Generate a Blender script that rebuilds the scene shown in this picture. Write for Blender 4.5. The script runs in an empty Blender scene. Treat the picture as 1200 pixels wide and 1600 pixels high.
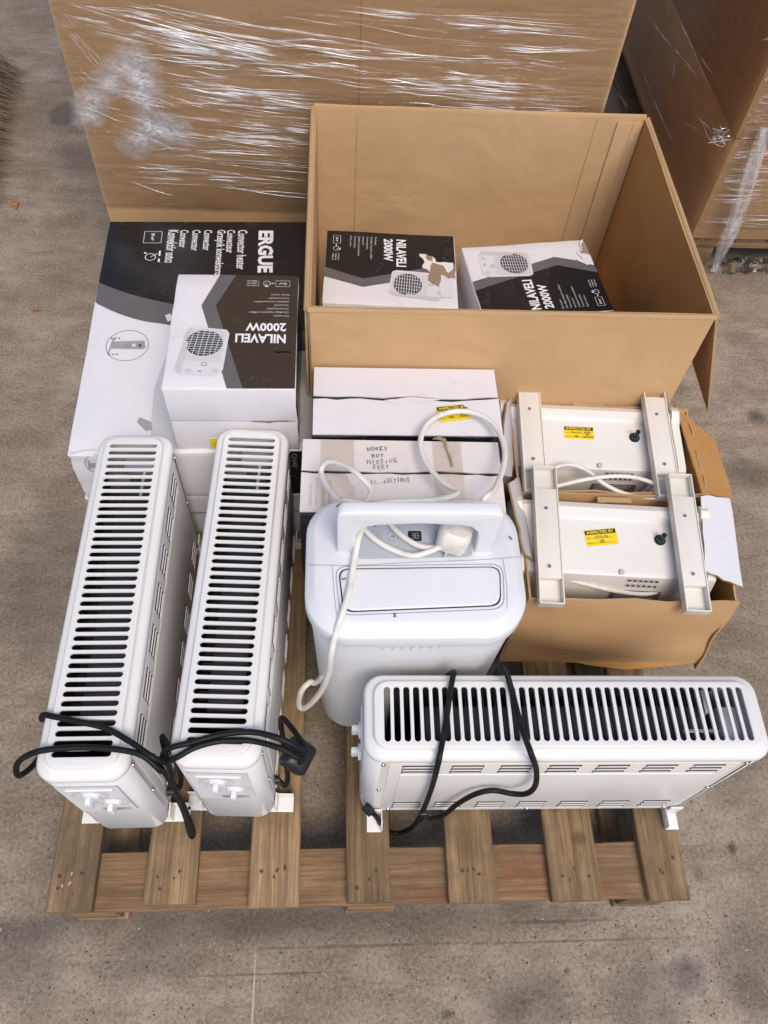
import bpy, bmesh, math, random
from mathutils import Vector, Matrix
from mathutils.geometry import tessellate_polygon
R = math.radians
PI = math.pi
random.seed(7)
SC = bpy.context.scene
COL = SC.collection

# ------------------------------------------------------------------ camera
CF, CP, CY, CR, CX, CYY, CZ = 1245.75, 1.00420786, 0.111066176, 0.0974880898, 0.525236882, -0.172648339, 1.77793073
_f = Vector((math.sin(CY)*math.cos(CP), math.cos(CY)*math.cos(CP), -math.sin(CP)))
_r0 = Vector((math.cos(CY), -math.sin(CY), 0)); _u0 = _r0.cross(_f)
_r = math.cos(CR)*_r0 + math.sin(CR)*_u0; _u = -math.sin(CR)*_r0 + math.cos(CR)*_u0
CAMPOS = Vector((CX, CYY, CZ))
cam_d = bpy.data.cameras.new('camera'); cam = bpy.data.objects.new('camera', cam_d); COL.objects.link(cam)
cam_d.sensor_fit = 'VERTICAL'; cam_d.sensor_height = 36.0; cam_d.sensor_width = 27.0
cam_d.lens = 36.0*CF/1600.0; cam_d.clip_start = 0.02; cam_d.clip_end = 200
mw = Matrix((( _r.x, _u.x, -_f.x, CX), (_r.y, _u.y, -_f.y, CYY), (_r.z, _u.z, -_f.z, CZ), (0, 0, 0, 1)))
cam.matrix_world = mw
SC.camera = cam

def at(px, py, axis, val):
    """photo pixel -> the point of the real place on the plane axis=val (survey helper)"""
    d = _r*((px-600)/CF) - _u*((py-800)/CF) + _f
    t = (val-CAMPOS[axis])/d[axis]
    return CAMPOS + d*t

# ------------------------------------------------------------------ light
SUN_EL, SUN_AZ = R(56), R(163)
world = bpy.data.worlds.new('World'); SC.world = world; world.use_nodes = True
nt = world.node_tree
sky = nt.nodes.new('ShaderNodeTexSky'); sky.sky_type = 'NISHITA'; sky.sun_disc = False
sky.sun_elevation = SUN_EL; sky.sun_rotation = SUN_AZ
sky.air_density = 1.0; sky.dust_density = 1.5; sky.ozone_density = .5
bg = nt.nodes['Background']; bg.inputs['Strength'].default_value = 0.11
nt.links.new(sky.outputs['Color'], bg.inputs['Color'])
sl = bpy.data.lights.new('sun', 'SUN'); sl.energy = 1.6; sl.angle = R(30); sl.color = (1.0, 0.89, 0.77)
so = bpy.data.objects.new('sun', sl); COL.objects.link(so)
sd = Vector((math.sin(SUN_AZ)*math.cos(SUN_EL), math.cos(SUN_AZ)*math.cos(SUN_EL), math.sin(SUN_EL)))
so.rotation_euler = (-sd).to_track_quat('-Z', 'Y').to_euler(); so.location = (0, -3, 5)
SC.view_settings.view_transform = 'Standard'; SC.view_settings.look = 'None'
SC.view_settings.exposure = 0.58; SC.view_settings.gamma = 1.0
SC.render.engine = 'CYCLES'
SC.cycles.max_bounces = 10; SC.cycles.transparent_max_bounces = 24

# ------------------------------------------------------------------ materials
class N:
    def __init__(s, name):
        s.m = bpy.data.materials.new(name); s.m.use_nodes = True
        s.t = s.m.node_tree; s.b = s.t.nodes['Principled BSDF']; s.out = s.t.nodes['Material Output']
    def n(s, ty, **kw):
        x = s.t.nodes.new(ty)
        for k, v in kw.items():
            if k.startswith('i_'):
                key = k[2:].replace('_', ' ')
                x.inputs[key].default_value = v
            else: setattr(x, k, v)
        return x
    def l(s, a, b): s.t.links.new(a, b)
    def coord(s, scale=(1, 1, 1), rot=(0, 0, 0), kind='Object', rnd=0):
        tc = s.n('ShaderNodeTexCoord'); mp = s.n('ShaderNodeMapping')
        mp.inputs['Scale'].default_value = scale; mp.inputs['Rotation'].default_value = rot
        s.l(tc.outputs[kind], mp.inputs['Vector'])
        if rnd:
            oi = s.n('ShaderNodeObjectInfo'); mu = s.n('ShaderNodeMath', operation='MULTIPLY'); mu.inputs[1].default_value = rnd
            s.l(oi.outputs['Random'], mu.inputs[0])
            cb = s.n('ShaderNodeCombineXYZ')
            for k in 'XYZ': s.l(mu.outputs[0], cb.inputs[k])
            s.l(cb.outputs[0], mp.inputs['Location'])
        return mp.outputs['Vector']
    def noise(s, vec, scale, detail=4, rough=.55, dist=0):
        x = s.n('ShaderNodeTexNoise'); x.inputs['Scale'].default_value = scale; x.inputs['Detail'].default_value = detail
        x.inputs['Roughness'].default_value = rough; x.inputs['Distortion'].default_value = dist
        s.l(vec, x.inputs['Vector']); return x.outputs['Fac']
    def ramp(s, fac, stops, interp='LINEAR'):
        x = s.n('ShaderNodeValToRGB'); cr = x.color_ramp; cr.interpolation = interp
        while len(cr.elements) < len(stops): cr.elements.new(0.5)
        for e, (p, c) in zip(cr.elements, stops):
            e.position = p; e.color = (*c, 1) if len(c) == 3 else c
        s.l(fac, x.inputs['Fac']); return x.outputs['Color']
    def mix(s, fac, a, b, mode='MIX'):
        x = s.n('ShaderNodeMix', data_type='RGBA', blend_type=mode)
        for sock, v in ((x.inputs[0], fac), (x.inputs[6], a), (x.inputs[7], b)):
            if hasattr(v, 'is_linked') or hasattr(v, 'links'): s.l(v, sock)
            elif isinstance(v, (int, float)): sock.default_value = v
            else: sock.default_value = (*v, 1)
        return x.outputs[2]
    def math(s, op, a, b=0.0, clamp=False):
        x = s.n('ShaderNodeMath', operation=op, use_clamp=clamp)
        for sock, v in ((x.inputs[0], a), (x.inputs[1], b)):
            if isinstance(v, (int, float)): sock.default_value = v
            else: s.l(v, sock)
        return x.outputs[0]
    def bump(s, h, strength=.2, dist=.001, prev=None):
        x = s.n('ShaderNodeBump'); x.inputs['Strength'].default_value = strength; x.inputs['Distance'].default_value = dist
        s.l(h, x.inputs['Height'])
        if prev is not None: s.l(prev, x.inputs['Normal'])
        return x.outputs['Normal']
    def set(s, **kw):
        for k, v in kw.items():
            sock = s.b.inputs[{'base': 'Base Color', 'rough': 'Roughness', 'metal': 'Metallic', 'spec': 'Specular IOR Level',
                               'normal': 'Normal', 'coat': 'Coat Weight', 'coatr': 'Coat Roughness', 'sheen': 'Sheen Weight', 'trans': 'Transmission Weight', 'alpha': 'Alpha'}[k]]
            if hasattr(v, 'links'): s.l(v, sock)
            elif isinstance(v, (int, float)): sock.default_value = v
            else: sock.default_value = (*v, 1)
        return s.m

def plastic(name, col, rough, dirt=.12, dirtcol=(.42, .36, .28), bumpy=.0, spec=.5, scale=9):
    k = N(name); v = k.coord(rnd=17)
    a = k.noise(v, scale, 6, .65); b = k.noise(v, scale*9, 3)
    f = k.math('MULTIPLY', k.ramp(a, [(.48, (0, 0, 0)), (.78, (1, 1, 1))]), dirt)
    base = k.mix(f, col, dirtcol)
    rr = k.math('ADD', k.math('MULTIPLY', b, .14), rough-.07)
    nm = k.bump(k.noise(v, scale*40, 3), .012+bumpy, .0002)
    return k.set(base=base, rough=rr, normal=nm, spec=spec)

def cardboard(name, col, dark, stripe=260, axis='X', rough=.85, bs=.12):
    k = N(name); v = k.coord(rnd=9)
    big = k.noise(v, 3.5, 5, .6); fine = k.noise(v, 420, 3, .7); mid = k.noise(v, 45, 4)
    base = k.mix(k.ramp(big, [(.3, (0, 0, 0)), (.72, (1, 1, 1))]), dark, col)
    base = k.mix(k.math('MULTIPLY', fine, .22), base, tuple(c*.62 for c in col))
    w = k.n('ShaderNodeTexWave', wave_type='BANDS', bands_direction=axis); w.inputs['Scale'].default_value = stripe/6.283
    w.inputs['Distortion'].default_value = .4; k.l(v, w.inputs['Vector'])
    nm = k.bump(w.outputs['Fac'], bs, .0007)
    nm = k.bump(mid, .16, .002, nm); nm = k.bump(fine, .1, .0004, nm); nm = k.bump(k.noise(v, 5, 3, .5, .6), .5, .02, nm)
    if bs > .3: base = k.mix(k.math('MULTIPLY', w.outputs['Fac'], .55), base, tuple(c*.45 for c in dark))
    return k.set(base=base, rough=rough, normal=nm, spec=.25)

def printed(name, col, rough=.33, stripe=900, axis='X', bs=.10, spec=.5, wear=.06, wearcol=None):
    k = N(name); v = k.coord()
    w = k.n('ShaderNodeTexWave', wave_type='BANDS', bands_direction=axis); w.inputs['Scale'].default_value = stripe/6.283
    w.inputs['Distortion'].default_value = .6; w.inputs['Detail'].default_value = 1; k.l(v, w.inputs['Vector'])
    a = k.noise(v, 14, 6, .65); fn = k.noise(v, 120, 4, .7)
    base = k.mix(k.math('MULTIPLY', k.ramp(a, [(.5, (0, 0, 0)), (.8, (1, 1, 1))]), wear), col, wearcol or (.45, .38, .3))
    sc_ = k.math('ABSOLUTE', k.math('SUBTRACT', k.noise(k.coord((1, 2.2, 1), (0, 0, .5)), 4.5, 3, .6, .8), .5))
    ln_ = k.math('MULTIPLY', k.ramp(sc_, [(0.0, (1, 1, 1)), (.005, (0, 0, 0))]), k.ramp(a, [(.42, (0, 0, 0)), (.6, (1, 1, 1))]))
    base = k.mix(k.math('MULTIPLY', ln_, .35 if col[0] > .5 else .10), base, tuple(c*.62 for c in col) if col[0] > .5 else (.5, .48, .46))
    nm = k.bump(w.outputs['Fac'], bs, .0005); nm = k.bump(a, .12, .003, nm); nm = k.bump(fn, .03, .0004, nm)
    return k.set(base=base, rough=k.math('ADD', k.math('MULTIPLY', fn, .12), rough-.06), normal=nm, spec=spec)

def wood(name, light, dark, axis=1):
    k = N(name)
    sc = [58, 58, 58]; sc[axis] = 1.8
    v = k.coord(tuple(sc), rnd=60); v2 = k.coord(rnd=31)
    g = k.noise(v, 1.3, 7, .72, .9); g2 = k.noise(v, 4.5, 4, .75, .3); blot = k.noise(v2, 6, 4, .6)
    base = k.ramp(g, [(.34, dark), (.5, tuple((a+b)/2 for a, b in zip(light, dark))), (.64, light)])
    base = k.mix(k.math('MULTIPLY', k.ramp(g2, [(.48, (0, 0, 0)), (.66, (1, 1, 1))]), .62), base, tuple(c*.6 for c in dark))
    base = k.mix(k.math('MULTIPLY', k.ramp(k.noise(v2, 13, 5, .7), [(.46, (0, 0, 0)), (.66, (1, 1, 1))]), .45), base, (.13, .105, .075))
    base = k.mix(k.math('MULTIPLY', k.ramp(blot, [(.46, (0, 0, 0)), (.66, (1, 1, 1))]), .6), base, tuple(c*.72 for c in (dark[0]*.8, dark[1]*.85, dark[2])))
    vo = k.n('ShaderNodeTexVoronoi'); vo.inputs['Scale'].default_value = 7; k.l(v2, vo.inputs['Vector'])
    kn = k.ramp(vo.outputs['Distance'], [(.06, (1, 1, 1)), (.13, (0, 0, 0))])
    base = k.mix(k.math('MULTIPLY', kn, .55), base, (.06, .03, .014))
    hs = k.n('ShaderNodeHueSaturation'); oi = k.n('ShaderNodeObjectInfo')
    k.l(k.math('ADD', k.math('MULTIPLY', oi.outputs['Random'], .5), .78), hs.inputs['Value']); k.l(base, hs.inputs['Color'])
    nm = k.bump(g2, .8, .0014); nm = k.bump(g, .5, .0018, nm)
    return k, hs.outputs['Color'], nm

M = {}
M['kraft'] = cardboard('kraft_board', (.62, .395, .205), (.54, .335, .165))
M['kraft_in'] = cardboard('kraft_inner_board', (.62, .405, .215), (.53, .34, .175), axis='X')
M['kraft_orange'] = cardboard('kraft_warm_board', (.50, .265, .092), (.42, .215, .072), axis='Y')
M['kraft_edge'] = cardboard('kraft_edge', (.66, .44, .23), (.54, .34, .17), stripe=1200, bs=.5)
M['kraft_torn'] = cardboard('torn_kraft', (.34, .25, .17), (.26, .18, .12), bs=.0)
M['white_card'] = printed('white_card', (.72, .695, .715), .42, 850, 'Y', .08, .4, .10)
M['white_card_worn'] = printed('worn_white_card', (.72, .675, .655), .30, 850, 'Y', .10, .45, .22, (.46, .38, .30))
M['white_print'] = printed('white_print', (.72, .705, .725), .36, 1000, 'X', .08, .45, .05)
M['black_print'] = printed('black_print', (.010, .0095, .0095), .20, 1000, 'X', .10, .5, .012, (.08, .06, .05))
M['black_print_y'] = printed('black_print_ribbed', (.010, .0095, .0095), .17, 700, 'X', .22, .7, .012, (.08, .06, .05))
M['black_print_y'].node_tree.nodes['Principled BSDF'].inputs['Coat Weight'].default_value = 1.0; M['black_print_y'].node_tree.nodes['Principled BSDF'].inputs['Coat Roughness'].default_value = .12; M['black_print_y'].node_tree.nodes['Principled BSDF'].inputs['Specular IOR Level'].default_value = 1.0
M['grey_print'] = printed('grey_print', (.115, .11, .113), .33, 1000, 'X', .12)
M['light_print'] = printed('light_grey_print', (.54, .53, .54), .4, 1000, 'X', .05)
M['mid_print'] = printed('mid_grey_print', (.33, .32, .33), .4, 1000, 'X', .05)
M['pale_print'] = printed('pale_grey_print', (.66, .65, .665), .4, 1000, 'X', .05)
M['white_ink'] = plastic('white_ink', (.80, .80, .80), .5, .05)
M['grey_ink'] = plastic('grey_ink', (.48, .47, .46), .5, .05)
M['black_ink'] = plastic('black_ink', (.02, .02, .022), .6, 0)
M['pen_ink'] = plastic('pen_ink', (.03, .028, .04), .6, 0)
M['yellow'] = plastic('yellow_sticker', (.82, .62, .012), .42, .05)
M['metal_white'] = plastic('white_painted_metal', (.75, .73, .705), .36, .05, (.5, .44, .36), 0, .5, 7)
M['plastic_white'] = plastic('white_plastic', (.76, .765, .785), .38, .03, (.5, .45, .38), 0, .5, 7)
M['plastic_lid'] = plastic('white_satin_plastic', (.72, .72, .745), .42, .06, (.5, .45, .4), .02, .45, 8)
M['panel_grey'] = plastic('pale_grey_panel', (.42, .46, .50), .3, .05)
M['cream'] = plastic('cream_plastic', (.72, .69, .62), .42, .14, (.45, .36, .26), .04, .45, 8)
M['cream_metal'] = plastic('cream_painted_metal', (.72, .70, .655), .33, .08, (.45, .36, .26), 0, .5, 7)
M['cord_white'] = plastic('white_cord', (.74, .72, .66), .45, .45, (.34, .27, .19), .05, .4, 30)
M['plug_white'] = plastic('dirty_plug', (.72, .69, .63), .5, .6, (.30, .24, .18), .1, .4, 34)
M['cord_black'] = plastic('black_cord', (.007, .007, .007), .5, .035, (.2, .19, .18), .05, .22, 60)
M['black_plastic'] = plastic('black_plastic', (.007, .007, .008), .42, .03, (.2, .2, .2))
M['dark'] = plastic('dark_element', (.030, .033, .040), .5, .15, (.10, .10, .11))
M['dark_gap'] = plastic('dark_gap', (.02, .022, .026), .7, 0)
M['grey_seam'] = plastic('grey_seam', (.28, .29, .31), .6, 0)
k = N('zinc'); M['metal'] = k.set(base=(.55, .55, .56), rough=.3, metal=1.0)
k = N('pale_metal'); M['pale_metal'] = k.set(base=(.62, .63, .64), rough=.38, metal=.6)
k = N('nail_rust'); M['nail'] = k.set(base=(.07, .045, .03), rough=.7)
M['nail_bright'] = plastic('nail_bright', (.42, .36, .28), .5, .3)
M['red'] = plastic('red_lamp', (.35, .06, .03), .4, 0)
M['insect'] = plastic('insect_shell', (.035, .018, .01), .4, 0)
k, c, nm = wood('deck_wood', (.37, .25, .135), (.16, .10, .05), 1); M['wood'] = k.set(base=c, normal=nm, rough=.8, spec=.25)
k, c, nm = wood('cross_wood', (.36, .222, .118), (.18, .105, .052), 0); M['wood_x'] = k.set(base=c, normal=nm, rough=.82, spec=.25)
k, c, nm = wood('stained_wood', (.36, .222, .118), (.18, .105, .052), 0)
# rust-red stain on the front stringer, where it sits on the board
sv = k.coord(); sx = k.n('ShaderNodeSeparateXYZ'); k.l(sv, sx.inputs[0])
def blob(k, sx, cx, cy, rx, ry):
    a = k.math('POWER', k.math('DIVIDE', k.math('SUBTRACT', sx.outputs['X'], cx), rx), 2.0)
    b = k.math('POWER', k.math('DIVIDE', k.math('SUBTRACT', sx.outputs['Y'], cy), ry), 2.0)
    return k.math('ADD', a, b)
def stain_shade(k, sx, vec, cx, cy, rx, ry, sc=40, soft=.5, amp=1.6):
    d = blob(k, sx, cx, cy, rx, ry)
    d = k.math('ADD', d, k.math('MULTIPLY', k.math('SUBTRACT', k.noise(vec, sc, 5, .7), .5), amp))
    return k.ramp(d, [(max(0, 1-soft), (1, 1, 1)), (1.0, (0, 0, 0))])
sv2 = k.coord((.5, 2.2, 1)); s1 = stain_shade(k, sx, sv2, .885, .050, .055, .040, 38, .9, 3.2); s2 = stain_shade(k, sx, sv2, .71, .018, .035, .018, 38, .9, 3.2); s3 = stain_shade(k, sx, sv2, 1.06, .02, .05, .018, 38, .9, 3.2)
st = k.math('MAXIMUM', k.math('MAXIMUM', s1, s2), s3)
c = k.mix(k.math('MULTIPLY', st, .5), c, (.20, .075, .036)); M['wood_stain'] = k.set(base=c, normal=nm, rough=.8, spec=.25)

# concrete floor
k = N('concrete'); v = k.coord(kind='Object'); vb = k.coord((1.3, 4, 1), (0, 0, R(4)))
big = k.noise(v, 1.3, 6, .6, .3); mid = k.noise(v, 7, 6, .65); br = k.noise(vb, 5, 7, .68, .2); fine = k.noise(v, 130, 5, .78); sp = k.noise(v, 260, 2, .6)
base = k.ramp(big, [(.30, (.205, .162, .122)), (.5, (.315, .255, .196)), (.70, (.42, .35, .28))])
base = k.mix(k.math('MULTIPLY', k.ramp(mid, [(.38, (1, 1, 1)), (.58, (0, 0, 0))]), .6), base, (.165, .125, .086))
base = k.mix(k.math('MULTIPLY', k.ramp(br, [(.34, (1, 1, 1)), (.56, (0, 0, 0))]), .5), base, (.150, .113, .078))
base = k.mix(k.math('MULTIPLY', k.ramp(br, [(.55, (0, 0, 0)), (.75, (1, 1, 1))]), .35), base, (.45, .385, .31))
base = k.mix(k.math('MULTIPLY', k.ramp(fine, [(.5, (0, 0, 0)), (.70, (1, 1, 1))]), .5), base, (.47, .40, .32))
base = k.mix(k.math('MULTIPLY', k.ramp(fine, [(.34, (1, 1, 1)), (.48, (0, 0, 0))]), .8), base, (.105, .078, .054))
base = k.mix(k.math('MULTIPLY', k.ramp(sp, [(.66, (0, 0, 0)), (.74, (1, 1, 1))]), .7), base, (.50, .46, .40))
vo = k.n('ShaderNodeTexVoronoi'); vo.inputs['Scale'].default_value = 26; k.l(v, vo.inputs['Vector'])
pit = k.ramp(vo.outputs['Distance'], [(.05, (1, 1, 1)), (.12, (0, 0, 0))])
pit = k.math('MULTIPLY', pit, k.ramp(mid, [(.45, (0, 0, 0)), (.6, (1, 1, 1))]))
base = k.mix(k.math('MULTIPLY', pit, .7), base, (.05, .042, .035))
sx = k.n('ShaderNodeSeparateXYZ'); k.l(v, sx.inputs[0])
def fl(px, py): p = at(px, py, 2, 0); return p.x, p.y
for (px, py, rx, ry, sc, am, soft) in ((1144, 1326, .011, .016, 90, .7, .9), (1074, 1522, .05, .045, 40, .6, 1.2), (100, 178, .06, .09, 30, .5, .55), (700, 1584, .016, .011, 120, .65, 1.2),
                              (440, 1440, .7, .045, 12, .55, 1.3), (820, 1560, .12, .07, 14, .4, 1.3), (1130, 1180, .10, .12, 10, .35, 1.3), (230, 1500, .14, .05, 10, .35, 1.3), (60, 900, .12, .25, 8, .35, 1.3), (50, 1480, .1, .1, 12, .3, 1.3), (1090, 1365, .016, .02, 60, .4, 1.3), (886, 1518, .008, .01, 100, .6, 1), (768, 1520, .013, .01, 90, .35, 1.3), (120, 250, .09, .12, 24, .35, 1), (1180, 650, .035, .035, 60, .7, 1), (1170, 740, .08, .07, 30, .5, 1), (1170, 1500, .09, .12, 16, .35, 1.3), (1010, 1560, .10, .07, 16, .4, 1.3)):  # long band along the pallet front is contact shade painted in; others are stains
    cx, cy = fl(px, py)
    base = k.mix(k.math('MULTIPLY', stain_shade(k, sx, v, cx, cy, rx, ry, sc, soft, 1.2), am), base, (.05, .046, .043))
# a wiped track line and chalky scratch
p1 = fl(398, 1490); p2 = fl(395, 1600)
c1 = stain_shade(k, sx, v, (p1[0]+p2[0])/2, (p1[1]+p2[1])/2-.03, .0022, .105, 240, .5, 1.0)
base = k.mix(k.math('MULTIPLY', c1, .7), base, (.52, .47, .41))
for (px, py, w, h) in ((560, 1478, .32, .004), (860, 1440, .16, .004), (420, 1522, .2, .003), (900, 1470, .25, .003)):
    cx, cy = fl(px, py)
    base = k.mix(k.math('MULTIPLY', stain_shade(k, sx, v, cx, cy, w, h, 18, 1.2, 2.2), .55), base, (.07, .058, .046))
nm = k.bump(mid, .25, .006); nm = k.bump(br, .25, .004, nm); nm = k.bump(fine, .55, .0022, nm); nm = k.bump(sp, .3, .0012, nm)
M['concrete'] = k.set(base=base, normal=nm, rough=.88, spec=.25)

# clear stretch film
k = N('stretch_film')
v = k.coord((1.0, 1.0, 17.0), (0, R(7), 0)); v2 = k.coord((1, 1, 30), (0, R(12), 0)); vi = k.coord()
n1 = k.noise(v, 1.6, 6, .6, .5); n2 = k.noise(v2, 2.2, 5, .6, .4); n3 = k.noise(vi, 4, 4)
r1 = k.math('ABSOLUTE', k.math('SUBTRACT', n1, .5)); r2 = k.math('ABSOLUTE', k.math('SUBTRACT', n2, .5))
h = k.math('MINIMUM', r1, r2)
nm = k.bump(h, .9, .02); nm = k.bump(n2, .5, .01, nm)
gl = k.n('ShaderNodeBsdfGlossy'); gl.inputs['Roughness'].default_value = .09; gl.inputs['Color'].default_value = (.95, .96, 1, 1); k.l(nm, gl.inputs['Normal'])
tr = k.n('ShaderNodeBsdfTransparent'); tr.inputs['Color'].default_value = (.97, .965, .955, 1)
df = k.n('ShaderNodeBsdfDiffuse'); df.inputs['Color'].default_value = (.75, .75, .78, 1); k.l(nm, df.inputs['Normal'])
lw = k.n('ShaderNodeFresnel'); lw.inputs['IOR'].default_value = 1.5; k.l(nm, lw.inputs['Normal'])
m1 = k.n('ShaderNodeMixShader'); m2 = k.n('ShaderNodeMixShader')
k.l(k.math('ADD', k.math('MULTIPLY', lw.outputs[0], .75), .0, True), m1.inputs[0]); k.l(tr.outputs[0], m1.inputs[1]); k.l(gl.outputs[0], m1.inputs[2])
crease = k.ramp(h, [(0.0, (1, 1, 1)), (.02, (0, 0, 0))])  # whitish creases: scattering film, with part of the glint painted in
k.l(k.math('MULTIPLY', k.math('MULTIPLY', crease, k.ramp(n3, [(.42, (0, 0, 0)), (.62, (1, 1, 1))])), .07), m2.inputs[0])
k.l(m1.outputs[0], m2.inputs[1]); k.l(df.outputs[0], m2.inputs[2]); k.l(m2.outputs[0], k.out.inputs['Surface'])
M['film'] = k.m
k = N('film_fold')
gl = k.n('ShaderNodeBsdfGlossy'); gl.inputs['Roughness'].default_value = .25; gl.inputs['Color'].default_value = (.95, .96, 1, 1)
tr = k.n('ShaderNodeBsdfTransparent')
df = k.n('ShaderNodeBsdfDiffuse'); df.inputs['Color'].default_value = (.86, .88, .94, 1)  # bluish-white diffuse: film haze with highlights partly painted in
vi = k.coord((2, 2, 200), (0, R(8), 0)); n3 = k.noise(vi, 1.5, 3, .6); n4 = k.noise(k.coord((3, 3, 9)), 3, 3)
m1 = k.n('ShaderNodeMixShader'); m2 = k.n('ShaderNodeMixShader'); m1.inputs[0].default_value = .6
k.l(gl.outputs[0], m1.inputs[1]); k.l(df.outputs[0], m1.inputs[2])
at_ = k.n('ShaderNodeAttribute', attribute_name='thick')
k.l(k.math('MULTIPLY', k.math('MULTIPLY', k.ramp(n3, [(.30, (.25, .25, .25)), (.55, (1, 1, 1))]), k.ramp(n4, [(.40, (.04, .04, .04)), (.60, (1, 1, 1))])), at_.outputs['Fac']), m2.inputs[0])
k.l(tr.outputs[0], m2.inputs[1]); k.l(m1.outputs[0], m2.inputs[2]); k.l(m2.outputs[0], k.out.inputs['Surface'])
M['film_fold'] = k.m
k = N('packing_tape')
gl = k.n('ShaderNodeBsdfGlossy'); gl.inputs['Roughness'].default_value = .16
tr = k.n('ShaderNodeBsdfTransparent'); tr.inputs['Color'].default_value = (1, .985, .96, 1)
vi = k.coord(); nm = k.bump(k.noise(vi, 30, 3), .12, .003); k.l(nm, gl.inputs['Normal'])
fr = k.n('ShaderNodeFresnel'); fr.inputs['IOR'].default_value = 1.55; k.l(nm, fr.inputs['Normal'])
m1 = k.n('ShaderNodeMixShader'); k.l(k.math('ADD', k.math('MULTIPLY', fr.outputs[0], .9), .0, True), m1.inputs[0]); k.l(tr.outputs[0], m1.inputs[1]); k.l(gl.outputs[0], m1.inputs[2]); k.l(m1.outputs[0], k.out.inputs['Surface'])
M['tape'] = k.m
k = N('crumpled_film')
gl = k.n('ShaderNodeBsdfGlossy'); gl.inputs['Roughness'].default_value = .2; gl.inputs['Color'].default_value = (.95, .96, 1, 1)
tr = k.n('ShaderNodeBsdfTransparent'); df = k.n('ShaderNodeBsdfDiffuse'); df.inputs['Color'].default_value = (.85, .87, .92, 1)
vi = k.coord((1, 1, 3.5), (0, R(20), 0)); n3 = k.noise(vi, 55, 5, .75); n4 = k.noise(vi, 9, 3)
m1 = k.n('ShaderNodeMixShader'); m2 = k.n('ShaderNodeMixShader'); m1.inputs[0].default_value = .5
k.l(gl.outputs[0], m1.inputs[1]); k.l(df.outputs[0], m1.inputs[2])
k.l(k.math('MULTIPLY', k.ramp(n3, [(.36, (.04, .04, .04)), (.68, (.9, .9, .9))]), k.ramp(n4, [(.3, (.35, .35, .35)), (.6, (1, 1, 1))])), m2.inputs[0])
k.l(tr.outputs[0], m2.inputs[1]); k.l(m1.outputs[0], m2.inputs[2]); k.l(m2.outputs[0], k.out.inputs['Surface'])
M['film_crumple'] = k.m
k = N('clinging_film')
gl = k.n('ShaderNodeBsdfGlossy'); gl.inputs['Roughness'].default_value = .25; gl.inputs['Color'].default_value = (.95, .96, 1, 1)
tr = k.n('ShaderNodeBsdfTransparent'); df = k.n('ShaderNodeBsdfDiffuse'); df.inputs['Color'].default_value = (.86, .88, .94, 1)
n3 = k.noise(k.coord((1, 1, 2.2), (0, R(-25), 0)), 70, 6, .8, .6); n4 = k.noise(k.coord(), 14, 4, .6)
m1 = k.n('ShaderNodeMixShader'); m2 = k.n('ShaderNodeMixShader'); m1.inputs[0].default_value = .6
k.l(gl.outputs[0], m1.inputs[1]); k.l(df.outputs[0], m1.inputs[2]); at_ = k.n('ShaderNodeAttribute', attribute_name='thick')
k.l(k.math('MULTIPLY', k.math('MULTIPLY', k.ramp(n3, [(.30, (.10, .10, .10)), (.60, (1, 1, 1))]), k.ramp(n4, [(.30, (.45, .45, .45)), (.55, (1, 1, 1))])), at_.outputs['Fac']), m2.inputs[0])
k.l(tr.outputs[0], m2.inputs[1]); k.l(m1.outputs[0], m2.inputs[2]); k.l(m2.outputs[0], k.out.inputs['Surface'])
M['film_cloud'] = k.m
M['bristle'] = plastic('bristle', (.30, .215, .14), .7, .4, (.13, .09, .06), .1, .3, 40)
M['leaf'] = plastic('dry_leaf', (.34, .13, .03), .7, .4, (.18, .07, .02))

# ------------------------------------------------------------------ builders
MWS = {}
def thing(name, label, cat, loc=(0, 0, 0), rz=0.0, group=None, rx=0.0):
    o = bpy.data.objects.new(name, None); COL.objects.link(o)
    o.empty_display_size = .05
    o.location = loc; o.rotation_euler = (rx, 0, rz); o['label'] = label; o['category'] = cat
    if group: o['group'] = group
    MWS[o.name] = Matrix.Translation(Vector(loc)) @ Matrix.Rotation(rz, 4, 'Z') @ Matrix.Rotation(rx, 4, 'X')
    return o
def obj(name, bm, mats, parent=None, smooth=True, ang=38, kind=None, label=None):
    me = bpy.data.meshes.new(name); bmesh.ops.recalc_face_normals(bm, faces=bm.faces[:]) if not getattr(bm, 'keepn', False) else None
    bm.to_mesh(me); bm.free()
    if not isinstance(mats, (list, tuple)): mats = [mats]
    for m in mats: me.materials.append(m)
    if smooth:
        me.polygons.foreach_set('use_smooth', [True]*len(me.polygons)); me.set_sharp_from_angle(angle=R(ang))
    return link(name, me, parent, kind, label)
def link(name, me, parent=None, kind=None, label=None):
    o = bpy.data.objects.new(name, me); COL.objects.link(o)
    if parent is not None: o.parent = parent
    if kind: o['kind'] = kind
    if label: o['label'] = label
    return o
def loc(root, pts):
    inv = MWS[root.name].inverted(); return [inv @ Vector(p) for p in pts]
def dup(root, location, rz, label, group=None):
    r = root.copy(); COL.objects.link(r); r.location = location; r.rotation_euler = (0, 0, rz); r['label'] = label
    if group: r['group'] = group
    MWS[r.name] = Matrix.Translation(Vector(location)) @ Matrix.Rotation(rz, 4, 'Z')
    for ch in list(root.children):
        c = ch.copy(); COL.objects.link(c); c.parent = r
        for g in list(ch.children):
            d = g.copy(); COL.objects.link(d); d.parent = c
    return r

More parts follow.
